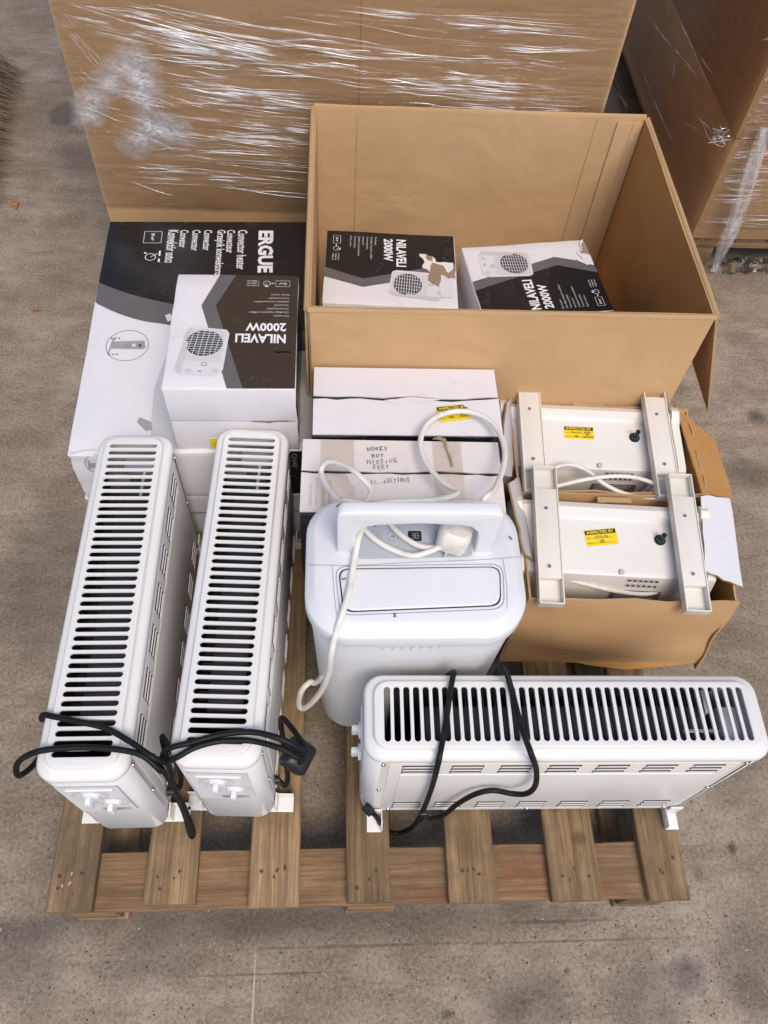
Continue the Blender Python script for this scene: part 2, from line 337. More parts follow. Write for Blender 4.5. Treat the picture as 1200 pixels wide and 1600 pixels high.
def bx(bm, x0, x1, y0, y1, z0, z1, bev=0.0, seg=2, mi=0, mat=None):
    vs = [bm.verts.new(p) for p in ((x0, y0, z0), (x1, y0, z0), (x1, y1, z0), (x0, y1, z0), (x0, y0, z1), (x1, y0, z1), (x1, y1, z1), (x0, y1, z1))]
    fs = [bm.faces.new([vs[i] for i in q]) for q in ((3, 2, 1, 0), (4, 5, 6, 7), (0, 1, 5, 4), (1, 2, 6, 5), (2, 3, 7, 6), (3, 0, 4, 7))]
    for f in fs: f.material_index = mi
    geo = set(vs)
    if bev > 0:
        es = list({e for f in fs for e in f.edges})
        r = bmesh.ops.bevel(bm, geom=es, offset=bev, segments=seg, profile=.5, affect='EDGES', clamp_overlap=True)
        geo = set(v for v in vs if v.is_valid) | set(r['verts'])
        for f in r['faces']: f.material_index = mi
    if mat is not None:
        for v in geo: v.co = mat @ v.co
    return geo
def hexa(bm, c8, mi=0):
    """box from eight corners: bottom 4 ccw, top 4 ccw"""
    vs = [bm.verts.new(p) for p in c8]
    for q in ((3, 2, 1, 0), (4, 5, 6, 7), (0, 1, 5, 4), (1, 2, 6, 5), (2, 3, 7, 6), (3, 0, 4, 7)):
        f = bm.faces.new([vs[i] for i in q]); f.material_index = mi
def cr(pts, per=8, closed=False):
    P = [Vector(p) for p in pts]; n = len(P); out = []
    rng = n if closed else n-1
    for i in range(rng):
        p0 = P[(i-1) % n] if (closed or i > 0) else P[0]*2-P[1]
        p1 = P[i]; p2 = P[(i+1) % n]
        p3 = P[(i+2) % n] if (closed or i+2 < n) else P[-1]*2-P[-2]
        for s in range(per):
            t = s/per
            out.append(.5*((2*p1)+(p2-p0)*t+(2*p0-5*p1+4*p2-p3)*t*t+(3*p1-p0-3*p2+p3)*t**3))
    if not closed: out.append(P[-1].copy())
    return out
def tube(bm, pts, r, n=10, per=8, closed=False, mi=0, spline=True):
    P = cr(pts, per, closed) if spline else [Vector(p) for p in pts]
    rings = []; T0 = None; nrm = None
    for i, p in enumerate(P):
        a = P[i-1] if i > 0 else (P[-1] if closed else P[0]); b = P[(i+1) % len(P)] if (closed or i+1 < len(P)) else P[-1]
        t = (b-a); t = t.normalized() if t.length > 1e-9 else Vector((0, 0, 1))
        if nrm is None:
            nrm = t.orthogonal().normalized()
        else:
            nrm = (nrm - t*nrm.dot(t)); nrm = nrm.normalized() if nrm.length > 1e-6 else t.orthogonal().normalized()
        bi = t.cross(nrm)
        rr = r(i/(len(P)-1)) if callable(r) else r
        rings.append([bm.verts.new(p+(nrm*math.cos(2*PI*j/n)+bi*math.sin(2*PI*j/n))*rr) for j in range(n)])
    m = len(rings)
    for i in range(m if closed else m-1):
        A = rings[i]; B = rings[(i+1) % m]
        for j in range(n):
            f = bm.faces.new((A[j], A[(j+1) % n], B[(j+1) % n], B[j])); f.material_index = mi
    if not closed:
        bm.faces.new(rings[0][::-1]).material_index = mi; bm.faces.new(rings[-1]).material_index = mi
def rrect(w, d, r, n=6, cx=0, cy=0):
    o = []
    for (sx, sy, a0) in ((1, 1, 0), (-1, 1, 90), (-1, -1, 180), (1, -1, 270)):
        for i in range(n+1):
            a = R(a0+90*i/n); o.append((cx+sx*(w/2-r)+r*math.cos(a), cy+sy*(d/2-r)+r*math.sin(a)))
    return o
def loft(bm, rings, cap0=True, cap1=True, mi=0):
    V = [[bm.verts.new(p) for p in rg] for rg in rings]
    n = len(V[0])
    for A, B in zip(V[:-1], V[1:]):
        for j in range(n): bm.faces.new((A[j], A[(j+1) % n], B[(j+1) % n], B[j])).material_index = mi
    if cap0: bm.faces.new(V[0][::-1]).material_index = mi
    if cap1: bm.faces.new(V[-1]).material_index = mi
    return V
def fill(bm, loops, fn, mi=0):
    """flat filled polygon with holes; loops in 2-D, fn maps (x, y) to a 3-D point"""
    L3 = [[Vector((p[0], p[1], 0)) for p in lp] for lp in loops]
    flat = [p for lp in L3 for p in lp]
    vs = [bm.verts.new(fn(p.x, p.y)) for p in flat]
    for t in tessellate_polygon(L3):
        try: bm.faces.new([vs[i] for i in t]).material_index = mi
        except ValueError: pass
def sub(bm, maxlen=.025, it=4):
    for _ in range(it):
        es = [e for e in bm.edges if e.calc_length() > maxlen]
        if not es: break
        bmesh.ops.subdivide_edges(bm, edges=es, cuts=1)
        bmesh.ops.triangulate(bm, faces=[f for f in bm.faces if len(f.verts) > 4])
def text2d(s, bold=0.0):
    cu = bpy.data.curves.new('t', 'FONT'); cu.body = s; cu.size = 1; cu.offset = bold; cu.resolution_u = 2
    o = bpy.data.objects.new('t', cu); COL.objects.link(o)
    dg = bpy.context.evaluated_depsgraph_get(); me = bpy.data.meshes.new_from_object(o.evaluated_get(dg))
    vs = [v.co.copy() for v in me.vertices]; fs = [tuple(p.vertices) for p in me.polygons]
    bpy.data.objects.remove(o); bpy.data.curves.remove(cu); bpy.data.meshes.remove(me)
    return vs, fs
def put_text(bm, s, fn, x, y, h=None, w=None, bold=0.0, mi=0, caph=None):
    """text with its lower left at (x, y) in the print's plane; h = height of its box, w = its width"""
    vs, fs = text2d(s, bold)
    if not vs: return
    x0 = min(v.x for v in vs); x1 = max(v.x for v in vs); y0 = min(v.y for v in vs); y1 = max(v.y for v in vs)
    if caph: sy = caph/.73; y0 = 0
    else: sy = h/(y1-y0)
    sx = w/(x1-x0) if w else sy*.82
    nv = [bm.verts.new(fn(x+(v.x-x0)*sx, y+(v.y-y0)*sy)) for v in vs]
    for f in fs:
        try: bm.faces.new([nv[i] for i in f]).material_index = mi
        except ValueError: pass
def stroke(bm, pts, w, fn, mi=0, closed=False):
    """ribbon of width w along a 2-D polyline"""
    n = len(pts); L = []
    for i, p in enumerate(pts):
        a = pts[i-1] if (i > 0 or closed) else p; b = pts[(i+1) % n] if (i+1 < n or closed) else p
        d = Vector((b[0]-a[0], b[1]-a[1])); d = d.normalized() if d.length > 1e-9 else Vector((1, 0))
        nn = Vector((-d.y, d.x))*w/2
        L.append((bm.verts.new(fn(p[0]+nn.x, p[1]+nn.y)), bm.verts.new(fn(p[0]-nn.x, p[1]-nn.y))))
    for i in range(n if closed else n-1):
        a = L[i]; b = L[(i+1) % n]; bm.faces.new((a[0], a[1], b[1], b[0])).material_index = mi
def ell(cx, cy, rx, ry, n=28, rot=0): return [(cx+rx*math.cos(2*PI*i/n)*math.cos(rot)-ry*math.sin(2*PI*i/n)*math.sin(rot), cy+rx*math.cos(2*PI*i/n)*math.sin(rot)+ry*math.sin(2*PI*i/n)*math.cos(rot)) for i in range(n)]
PEN = {'W': [[(0, 1), (.25, 0), (.5, .7), (.75, 0), (1, 1)]], 'O': [[(.5, 1), (.1, .7), (.1, .3), (.5, 0), (.9, .3), (.9, .7), (.5, 1)]], 'R': [[(.1, 0), (.1, 1), (.8, .85), (.7, .5), (.1, .45), (.9, 0)]],
       'K': [[(.1, 0), (.1, 1)], [(.9, 1), (.1, .45), (.9, 0)]], 'S': [[(.9, .9), (.4, 1), (.1, .75), (.8, .35), (.6, 0), (.05, .1)]], 'B': [[(.1, 0), (.1, 1), (.8, .85), (.7, .55), (.1, .5), (.9, .35), (.8, .05), (.1, 0)]],
       'U': [[(.1, 1), (.15, .2), (.5, 0), (.85, .2), (.9, 1)]], 'T': [[(0, 1), (1, .95)], [(.5, 1), (.45, 0)]], 'M': [[(0, 0), (.1, 1), (.5, .3), (.9, 1), (1, 0)]], 'I': [[(.5, 1), (.5, 0)]], 'N': [[(.1, 0), (.1, .95), (.9, .05), (.9, 1)]],
       'G': [[(.9, .85), (.4, 1), (.1, .5), (.4, 0), (.9, .1), (.9, .45), (.55, .45)]], 'F': [[(.1, 0), (.1, 1), (.9, .95)], [(.1, .5), (.7, .5)]], 'E': [[(.9, 1), (.1, .95), (.1, 0), (.9, .05)], [(.1, .5), (.7, .5)]], 'C': [[(.9, .85), (.4, 1), (.1, .5), (.4, 0), (.9, .15)]],
       'A': [[(0, 0), (.5, 1), (1, 0)], [(.2, .4), (.8, .4)]], 'D': [[(.1, 0), (.1, 1), (.7, .85), (.9, .4), (.6, 0), (.1, 0)]], '+': [[(.5, .9), (.5, .1)], [(.1, .5), (.9, .5)]], '/': [[(.1, 0), (.8, 1.1)]],
       '1': [[(.5, 1), (.5, 0)]], '2': [[(.1, .8), (.5, 1), (.9, .75), (.1, 0), (.95, .05)]], '3': [[(.1, .95), (.8, .9), (.4, .55), (.85, .3), (.5, 0), (.05, .1)]], '4': [[(.7, 0), (.7, 1), (.05, .35), (.95, .35)]], '0': [[(.5, 1), (.1, .5), (.5, 0), (.9, .5), (.5, 1)]], ' ': []}
def pen_text(bm, s, fn, x, y, h, w, sw, jit=.08, rnd=random):
    cw = w/len(s)
    for i, ch in enumerate(s):
        dy = rnd.uniform(-jit, jit)*h; sc = rnd.uniform(.7, 1.12)
        for pl in PEN.get(ch, []):
            stroke(bm, [(x+(i+.1+p[0]*.72)*cw, y+dy+p[1]*h*sc) for p in pl], sw, fn)
def disc(bm, c, r, nrm=(0, 0, 1), h=.001, n=12, mi=0):
    q = Vector(nrm).normalized().to_track_quat('Z', 'Y').to_matrix(); c = Vector(c)
    A = [bm.verts.new(c+q @ Vector((r*math.cos(2*PI*i/n), r*math.sin(2*PI*i/n), 0))) for i in range(n)]
    B = [bm.verts.new(c+q @ Vector((r*.85*math.cos(2*PI*i/n), r*.85*math.sin(2*PI*i/n), h))) for i in range(n)]
    for i in range(n): bm.faces.new((A[i], A[(i+1) % n], B[(i+1) % n], B[i])).material_index = mi
    bm.faces.new(B).material_index = mi
def NB(): return bmesh.new()

# ------------------------------------------------------------------ setting: floor
bm = NB(); n = 8
for i in range(n):
    for j in range(n):
        a = [(-20+40*(i+u)/n, -18+44*(j+w)/n, 0) for u, w in ((0, 0), (1, 0), (1, 1), (0, 1))]
        bm.faces.new([bm.verts.new(p) for p in a])
bmesh.ops.remove_doubles(bm, verts=bm.verts[:], dist=1e-4)
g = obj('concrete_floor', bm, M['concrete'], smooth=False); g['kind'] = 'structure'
bm = NB()
for i in range(1500):
    px, py = random.uniform(0, 1200), random.choice((random.uniform(1430, 1600), random.uniform(0, 1600)))
    p = at(px, py, 2, 0)
    if p.y > 5 or p.x < -2.5: continue
    s = random.choice((.0008, .001, .0010, .0013, .0016, .0026)); q = Matrix.Rotation(random.uniform(0, 6.3), 4, 'Z')
    vs = [bm.verts.new(p+q @ Vector((a*s*random.uniform(.6, 1.3), b*s*random.uniform(.6, 1.3), c*s))) for a, b, c in ((1, 0, 0), (0, 1, 0), (-1, 0, 0), (0, -1, 0), (0, 0, .9))]
    mi = random.choice((0, 0, 1))
    for t in ((0, 1, 4), (1, 2, 4), (2, 3, 4), (3, 0, 4)): bm.faces.new([vs[i] for i in t]).material_index = mi
g = obj('floor_grit', bm, [plastic('grit_dark', (.10, .08, .065), .9), plastic('grit_pale', (.42, .38, .32), .9)], smooth=False); g['kind'] = 'stuff'
g['label'] = 'tiny grit and crumbs scattered over the concrete floor'; g['category'] = 'grit'

# ------------------------------------------------------------------ pallet
D = .144
PL = 1.62
pal = thing('wooden_pallet', 'weathered wooden pallet on the concrete under the heaters and boxes', 'pallet', (0, 0, 0))
def board_bm(x0, x1, y0, y1, z0, z1, seed, ax):
    b = NB(); rnd = random.Random(seed); nseg = 14
    rings = []
    for i in range(nseg+1):
        t = i/nseg; j = rnd.uniform(-.0012, .0012); k2 = rnd.uniform(-.0012, .0012); zz = rnd.uniform(-.0006, .0006)
        if ax == 1:
            y = y0+(y1-y0)*t; c = .0022
            rings.append([(x0+j, y, z0), (x1+k2, y, z0), (x1+k2, y, z1-c), (x1+k2-c, y, z1+zz), (x0+j+c, y, z1+zz), (x0+j, y, z1-c)])
        else:
            x = x0+(x1-x0)*t; c = .002
            rings.append([(x, y1+k2, z0), (x, y0+j, z0), (x, y0+j, z1-c), (x, y0+j+c, z1+zz), (x, y1+k2-c, z1+zz), (x, y1+k2, z1-c)])
    loft(b, rings); return b
nail_bm = NB(); disc(nail_bm, (0, 0, 0), .0030, h=.0008, n=10); nail_me = None
XB = [(.0, .083, .002), (.174, .268, .010), (.364, .459, .001), (.547, .629, .005), (.737, .830, .0), (.933, 1.029, -.001), (1.117, 1.199, -.004)]
k, c, nm = wood('knot_ring_wood', (.36, .235, .125), (.20, .12, .058), 1); M['wood_b'] = k.set(base=c, normal=nm, rough=.8, spec=.25)
for i, (a, b, y0) in enumerate(XB):
    o = obj('deck_board', board_bm(a, b, y0, PL-.004*(i % 3), .1225, D, 20+i, 1), M['wood'], pal, ang=30)
    for (u, yy) in ((.3, .045), (.68, .055), (.5, .80), (.4, 1.56), (.72, .82)):
        if nail_me is None: nl = obj('nail', nail_bm, M['nail'], o); nail_me = nl.data
        else: nl = link('nail', nail_me, o)
        nl.location = (a+(b-a)*(u+random.uniform(-.12, .12)), yy+random.uniform(-.018, .018), D+.0006); nl.scale = (random.uniform(.7, 1.4), random.uniform(.8, 1.7), 1)
kb = NB()
for (px, py, s, mi) in ((109, 1380, .006, 1), (112, 1365, .005, 1), (97, 1384, .005, 1), (246, 1370, .005, 0), (272, 1372, .005, 0), (240, 1360, .003, 0), (433, 1360, .007, 0), (428, 1370, .006, 0), (577, 1374, .007, 0), (557, 1387, .0045, 0), (731, 1360, .006, 0), (740, 1358, .006, 0), (891, 1375, .005, 0), (897, 1357, .0055, 0), (1036, 1364, .005, 0), (1040, 1350, .004, 0), (90, 1388, .007, 0), (113, 1397, .004, 0)):
    p = at(px, py, 2, D); b = NB(); disc(b, (0, 0, 0), s*.5, h=.0006, n=9, mi=mi); bmesh.ops.transform(b, matrix=Matrix.Translation((p.x, p.y, D+.0005)) @ Matrix.Rotation(random.uniform(-.6, .6), 4, 'Z') @ Matrix.Diagonal((random.uniform(.6, .9), random.uniform(1, 1.5), 1, 1)), verts=b.verts[:]); kn_me = bpy.data.meshes.new('tmp'); b.to_mesh(kn_me); b.free(); kb.from_mesh(kn_me); bpy.data.meshes.remove(kn_me)
obj('knots', kb, [M['nail'], M['nail_bright']], pal, kind='stuff')
for y0, y1, mt in ((.0035, .104, 'wood_stain'), (.76, .86, 'wood_x'), (PL-.104, PL-.006, 'wood_x')):
    obj('stringer_board', board_bm(.004, 1.197, y0, y1, .1, .1222, int(y0*100)+3, 0), M[mt], pal, ang=30)
for x0 in (.03, .548, 1.09):
    for y0 in (.002, .765, PL-.10):
        b = NB(); bx(b, x0, x0+.085+.008*(x0 > .5), y0, y0+.095, .0225, .0998, .003); obj('block', b, M['wood_x'], pal)
for x0 in (.028, .545, 1.087):
    b = NB(); bx(b, x0, x0+.097, .001, PL-.008, .001, .0222, .002); obj('bottom_board', b, M['wood'], pal)

# ------------------------------------------------------------------ cartons
def carton_bm(w, d, h, bev=.0022, seed=0, amp=.0012, cuts=7):
    b = NB(); rnd = random.Random(seed)
    bx(b, 0, w, 0, d, 0, h)
    bmesh.ops.subdivide_edges(b, edges=b.edges[:], cuts=cuts, use_grid_fill=True)
    for v in b.verts:
        on = sum((v.co.x < 1e-6 or v.co.x > w-1e-6, v.co.y < 1e-6 or v.co.y > d-1e-6, v.co.z < 1e-6 or v.co.z > h-1e-6))
        if on >= 2: v.co += Vector((rnd.uniform(-1, 1), rnd.uniform(-1, 1), rnd.uniform(-1, 0)))*amp
    es = [e for e in b.edges if len(e.link_faces) == 2 and e.calc_face_angle(0) > R(60)]
    bmesh.ops.bevel(b, geom=es, offset=bev, segments=2, profile=.5, affect='EDGES')
    return b
def side_mats(b, fn):
    for f in b.faces: f.material_index = fn(f)

# --- fan heater carton (print reads upright in a-b frame; a right, b up, top face)
NW, ND, NH = .245, .305, .184
def fan_picture(bm_, a0, b0, a1, b1, fn, bmd, fnd):
    """small printed picture of a square fan heater with a round grille: corners a0..a1, b0..b1"""
    w = a1-a0; h = b1-b0
    fill(bm_, [[(a0, b0+.12*h), (a0+.72*w, b0), (a1, b0+.08*h), (a1, b1-.06*h), (a0+.30*w, b1), (a0+.02*w, b1-.06*h)]], fn)
def nil_carton(label, location, rz, group, ink='black_print'):
    t = thing('fan_heater_carton', label, 'box', location, rz, group)
    # local frame: a = x, b = y (upright print), origin at the centre of the base
    def top(a, b, z): return Vector((a-NW/2, b-ND/2, NH+z+.0008*math.sin(a*31+1)*math.sin(b*23)))
    def top0(a, b, z): return Vector((a-NW/2, b-ND/2, NH+z))
    def tw(bm_):
        for v in bm_.verts: v.co.z += .0008*math.sin((v.co.x+NW/2)*31+1)*math.sin((v.co.y+ND/2)*23)
    b = carton_bm(NW, ND, NH, seed=3)
    def sm(f):
        n = f.normal
        if n.x < -.5: return 1
        if n.y < -.5: return 1
        return 0
    b.normal_update(); side_mats(b, sm)
    for v in b.verts: v.co -= Vector((NW/2, ND/2, 0)); v.co.z += (.0008*math.sin((v.co.x+NW/2)*31+1)*math.sin((v.co.y+ND/2)*23) if v.co.z > NH-.003 else 0)
    obj('carton_body', b, [M['white_card'], M['black_print']], t, ang=50)
    e = .0012
    bk = [(e, e), (.128, e), (.162, .090), (.097, ND-e), (e, ND-e)]
    gy = [(.128, e), (.160, e), (.190, .090), (.126, ND-e), (.097, ND-e), (.162, .090)]
    b = NB(); fill(b, [bk], lambda x, y: top0(x, y, .0005)); sub(b, .03); tw(b); obj('black_print_area', b, M[ink], t, False)
    b = NB(); fill(b, [gy], lambda x, y: top0(x, y, .0005)); sub(b, .03); tw(b); obj('grey_chevron_print', b, M['grey_print'], t, False)
    b = NB(); f9 = lambda x, y: top(x, y, .0010); tx = .022
    put_text(b, 'NILAVELI', f9, tx, .166, h=.0235, w=.096, bold=.03)
    put_text(b, '2000W', f9, tx, .136, h=.0225, w=.078, bold=.03)
    obj('lettering', b, M['white_ink'], t, False)
    b = NB()
    for i, (s, wd) in enumerate((('Fan heater', .030), ("Chauffage d'appoint soufflant", .078), ('Termowentylator', .045), ('Aeroterm\u0103', .029), ('Calefactor termoventilador', .070), ('Termoventilador', .042), ('Fanl\u0131 \u0131s\u0131t\u0131c\u0131', .037))):
        put_text(b, s, f9, .018, .1150-i*.0098, caph=.0048, w=wd, bold=.008)
    obj('small_print', b, M['grey_ink'], t, False)
    b = NB()
    stroke(b, [(.018, .017), (.046, .017), (.046, .034), (.018, .034)], .0009, f9, closed=True); put_text(b, '20 m\u00b2', f9, .024, .0228, h=.0055, w=.016, bold=.02)
    stroke(b, ell(.064, .025, .007, .007, 18), .0009, f9, closed=True); stroke(b, [(.055, .0245), (.049, .0245)], .002, f9); stroke(b, [(.061, .034), (.067, .034)], .002, f9); stroke(b, [(.064, .025), (.068, .034)], .001, f9)
    for i, s in enumerate(('|| 19,5 cm', '> 24,0 cm', '* 24,5 cm')): put_text(b, s, f9, .080, .029-i*.0065, h=.0040, w=.024, bold=.01)
    obj('icons', b, M['white_ink'], t, False)
    # picture of the heater
    p = NB(); A0, A1, B0, B1 = .130, .232, .150, .272
    fill(p, [[(A0, B0+.016), (A0+.006, B0+.006), (A1-.030, B0-.002), (A1-.020, B0+.010), (A1-.006, B1-.012), (A1-.018, B1), (A0+.018, B1+.003), (A0+.006, B1-.012)]], lambda x, y: top0(x, y, .0010)); sub(p, .03)
    fill(p, [[(A1-.030, B0-.002), (A1-.020, B0+.010), (A1-.006, B1-.012), (A1-.018, B1)]], lambda x, y: top0(x, y, .0012), 1); tw(p)
    for q in range(26):
        u = q/25; yy = B0+.010+u*.080
        stroke(p, [(A0+.006+.012*u*.4, yy), (A1-.026+.010*u, yy-.006)], .0011, lambda x, y: top(x, y, .0014), 1)
    fill(p, [ell(.176, .192, .035, .033, 32)], lambda x, y: top(x, y, .0017), 2)
    for q in range(11):
        u = -0.9+1.8*q/10; hw = .035*math.sqrt(1-u*u)
        stroke(p, [(.176-hw, .192+u*.033), (.176+hw, .192+u*.033-.004)], .0013, lambda x, y: top(x, y, .0021), 0)
    for q in range(6):
        u = -0.75+1.5*q/5; hw = .033*math.sqrt(1-u*u)
        stroke(p, [(.176+u*.035-.004, .192-hw), (.176+u*.035+.004, .192+hw)], .0012, lambda x, y: top(x, y, .0021), 0)
    stroke(p, ell(.172, .246, .005, .0045, 14), .0009, lambda x, y: top(x, y, .0018), 2, True)
    fill(p, [[(.176, .2625), (.182, .2625), (.182, .2645), (.176, .2645)]], lambda x, y: top(x, y, .0018), 3)
    for a_ in (.150, .200): fill(p, [ell(a_, .262, .006, .005, 12)], lambda x, y: top(x, y, .0016), 1)
    obj('heater_picture', p, [M['pale_print'], M['light_print'], M['dark'], M['red']], t, False)
    # end flaps: seam and a lifted edge on the plain end
    b = NB(); bx(b, -NW/2+.002, NW/2-.002, ND/2-.0002, ND/2+.0008, NH*.50, NH-.003, .0004); obj('end_flap', b, M['white_card'], t)
    b = NB(); bx(b, -NW/2+.003, NW/2-.002, ND/2-.0005, ND/2+.0004, NH*.50-.0016, NH*.50, 0); obj('flap_seam', b, M['grey_seam'], t)
    return t
def torn(t, poly, z, mt, fnz=None):
    b = NB(); fill(b, [poly], lambda x, y: Vector((x-NW/2, y-ND/2, NH+z+.0008*math.sin(x*31+1)*math.sin(y*23)))); sub(b, .02); return obj('torn_patch', b, mt, t, False)
def jag(pts, amp, seed=1):
    rnd = random.Random(seed); out = []
    for i, p in enumerate(pts):
        q = pts[(i+1) % len(pts)]; out.append(p)
        for s in (.25, .5, .75): out.append((p[0]+(q[0]-p[0])*s+rnd.uniform(-amp, amp), p[1]+(q[1]-p[1])*s+rnd.uniform(-amp, amp)))
    return out

GN = 'printed fan heater cartons'
ZT = .4645
nil1 = nil_carton('black and white fan heater box resting on the large convector heater box', (.3255, .960, ZT), PI+R(.4), GN, 'black_print_y')
b = NB()
fill(b, [jag([(.150, .0), (.245-.03, .0035), (.235, .002), (.19, -.004), (.17, -.002)], .0012)], lambda x, y: Vector((.10-x+.02, ND/2+.0016, NH*.5+y-.001))); obj('torn_patch', b, M['kraft_torn'], nil1, False)
b = NB(); p0 = at(343, 678, 1, .807); bx(b, .0, .030, ND/2+.0002, ND/2+.0012, .003, .036, 0)
for v in b.verts: v.co.x += .024
obj('yellow_sticker', b, M['yellow'], nil1, False)
b = NB(); p = (at(430, 548, 2, ZT+NH), at(470, 549, 2, ZT+NH))
scr = [(.012, .205), (.020, .207), (.034, .2055), (.042, .209), (.043, .2115), (.036, .2125), (.022, .211), (.012, .2125)]
fill(b, [scr], lambda x, y: Vector((x-NW/2, y-ND/2, NH+.0015))); obj('scuff_mark', b, M['dark_gap'], nil1, False)

ZB = D+.006+.184+.004
nil2 = nil_carton('torn fan heater box lying in the open carton beside its left wall', (.648, 1.290, ZB), -PI/2-R(2.0), GN)
nil3 = nil_carton('tilted fan heater box in the open carton with its picture uppermost', (.987, 1.266, ZB), PI/2+R(7.5), GN)
torn(nil2, jag([(.071, .220), (.073, .238), (.079, .254), (.096, .258), (.096, .300), (.112, .300), (.150, .296), (.150, .268), (.128, .240), (.118, .226), (.100, .232)], .0022, 4), .0019, M['white_card'])
torn(nil2, jag([(.150, .240), (.178, .262), (.214, .268), (.214, .294), (.150, .296)], .0015, 14), .0021, M['pale_print'])
torn(nil2, jag([(.100, .250), (.108, .275), (.133, .287), (.114, .303), (.147, .303), (.152, .287), (.138, .269), (.180, .264), (.160, .238), (.128, .244)], .002, 5), .0026, M['kraft_torn'])
torn(nil2, jag([(.075, .234), (.080, .252), (.096, .250), (.092, .238)], .0015, 8), .0026, M['kraft_torn'])
torn(nil3, jag([(.150, .003), (.158, .024), (.176, .040), (.172, .024), (.196, .034), (.206, .020), (.232, .014), (.243, .003)], .003, 6), .0024, M['white_card'])
torn(nil3, jag([(.186, .003), (.241, .003), (.226, .012), (.204, .016), (.196, .026), (.192, .012)], .0015, 7), .0028, M['kraft_torn'])
dup(nil2, (.66, 1.315, D+.008), -PI/2, 'fan heater box underneath the torn one inside the open carton', GN)
dup(nil3, (.99, 1.29, D+.008), PI/2, 'fan heater box underneath the tilted one inside the open carton', GN)

# --- convector heater cartons (flat, two stacked)
EW, ED, EH = .500, .715, .158
def erg_carton(label, location, rz, full, group):
    t = thing('convector_heater_carton', label, 'box', location, rz, group)
    b = carton_bm(EW, ED, EH, seed=5, amp=.0018, cuts=9)
    b.normal_update()
    side_mats(b, lambda f: 1 if (f.normal.y > .5 or (f.normal.x > .5)) else 0)
    obj('carton_body', b, [M['white_print'], M['black_print']], t, ang=50)
    return t
GE = 'stacked convector heater cartons'
erg_lo = erg_carton('lower of two stacked convector heater boxes behind the upright heaters', (-.020, .793, D+.001), R(1.6), False, GE)
erg = erg_carton('large glossy convector heater box with black top, upper of its stack', (-.012, .790, D+.1615), R(2.0), True, GE)
def erl(px, py): q = loc(erg, [at(px, py, 2, D+.1615+EH)])[0]; return (q.x, q.y)
et = lambda x, y, z=.0005: Vector((x, y, EH+z))
def smooth2(pts, per=6): return [(q.x, q.y) for q in cr([(p[0], p[1], 0) for p in pts], per)]
up = smooth2([erl(152, 441), erl(195, 457), erl(235, 468), erl(271, 476), (.30, erl(271, 476)[1]-.045), (.497, .33)])
lo = smooth2([erl(146, 472), erl(185, 490), erl(225, 502), erl(269, 509), (.30, erl(269, 509)[1]-.045), (.497, .27)])
up[0] = (.001, up[0][1]); lo[0] = (.001, lo[0][1])
b = NB(); fill(b, [[(.001, ED-.001)]+up+[(EW-.001, ED-.001)]], et); sub(b, .05); obj('black_print_area', b, M['black_print'], erg, False)
b = NB(); fill(b, [up+lo[::-1]], et); sub(b, .05); obj('grey_band_print', b, M['grey_print'], erg, False)
# lettering reads downwards (towards -y), letters' tops to +x
def edown(px, py): return erl(px, py)
def tdown(bm_, s, px, py, pxw, length, bold, mi=0, full=True):
    x, y = erl(px, py)     # left bottom corner of the run (its start, at the far end)
    wd = pxw
    put_text(bm_, s, lambda u, v: Vector((x+v, y-u, EH+.0011)), 0, 0, h=wd, w=length, bold=bold, mi=mi)
b = NB()
tdown(b, 'ERGUE', 404, 361, .037, .152, .045)
obj('lettering', b, M['white_ink'], erg, False)
b = NB()
for s, px, wd, ln in (('Convector heater', 374, .022, .136), ('Convecteur', 357, .019, .080), ('Grzejnik konwektorowy', 338, .025, .176), ('Convector', 321, .019, .071), ('Convector', 303, .019, .072), ('Convetor', 284, .019, .061), ('Konvekt\u00f6r \u0131s\u0131t\u0131c\u0131', 265, .024, .112)):
    tdown(b, s, px-2, 360, wd*1.06, ln*1.05, .012)
x, y = erl(224, 380)
dd = lambda u, v: Vector((x+u, y+v, EH+.0011))
nd = 12
for (ax, ay, bx_, by_) in ((0, 0, .042, 0), (.042, 0, .042, .042), (.042, .042, 0, .042), (0, .042, 0, 0)):
    for i in range(nd): 
        u0, u1 = i/nd, (i+.62)/nd; stroke(b, [(ax+(bx_-ax)*u0, ay+(by_-ay)*u0), (ax+(bx_-ax)*u1, ay+(by_-ay)*u1)], .0016, dd)
put_text(b, '20 m\u00b2', lambda u, v: Vector((x+.017+v, y+.036-u, EH+.0011)), 0, 0, h=.008, w=.027, bold=.02)
x2, y2 = erl(235, 402); d2 = lambda u, v: Vector((x2+u, y2+v, EH+.0011))
stroke(b, ell(0, 0, .012, .012, 22), .0016, d2, closed=True); stroke(b, [(0, 0), (.016, .012)], .0016, d2); stroke(b, [(-.016, .014), (-.010, .014)], .004, d2); stroke(b, [(.021, .004), (.021, .022)], .004, d2); stroke(b, [(.021, -.018), (.021, -.006)], .004, d2)
obj('small_print', b, M['white_ink'], erg, False)
b = NB(); cx, cy = erl(199, 540)
f9 = lambda u, v: Vector((cx+u, cy+v, EH+.0008))
stroke(b, ell(0, 0, .0455, .0455, 44), .0012, f9, 1, True)
fill(b, [[(-.034, -.009), (-.030, .012), (.036, .014), (.040, -.008), (.034, -.012)]], f9, 0); fill(b, [[(-.040, -.024), (-.037, -.024), (-.028, .024), (-.034, .020)]], f9, 0)
fill(b, [[(.024, -.006), (.031, -.006), (.031, .004), (.024, .004)]], lambda u, v: f9(u, v)+Vector((0, 0, .0004)), 1); stroke(b, [(-.002, -.004), (.006, -.004), (.006, .004), (-.002, .004)], .0012, lambda u, v: f9(u, v)+Vector((0, 0, .0004)), 1, True)
fill(b, [[(.010, -.004), (.018, -.004), (.018, .004), (.010, .004)]], lambda u, v: f9(u, v)+Vector((0, 0, .0004)), 2)
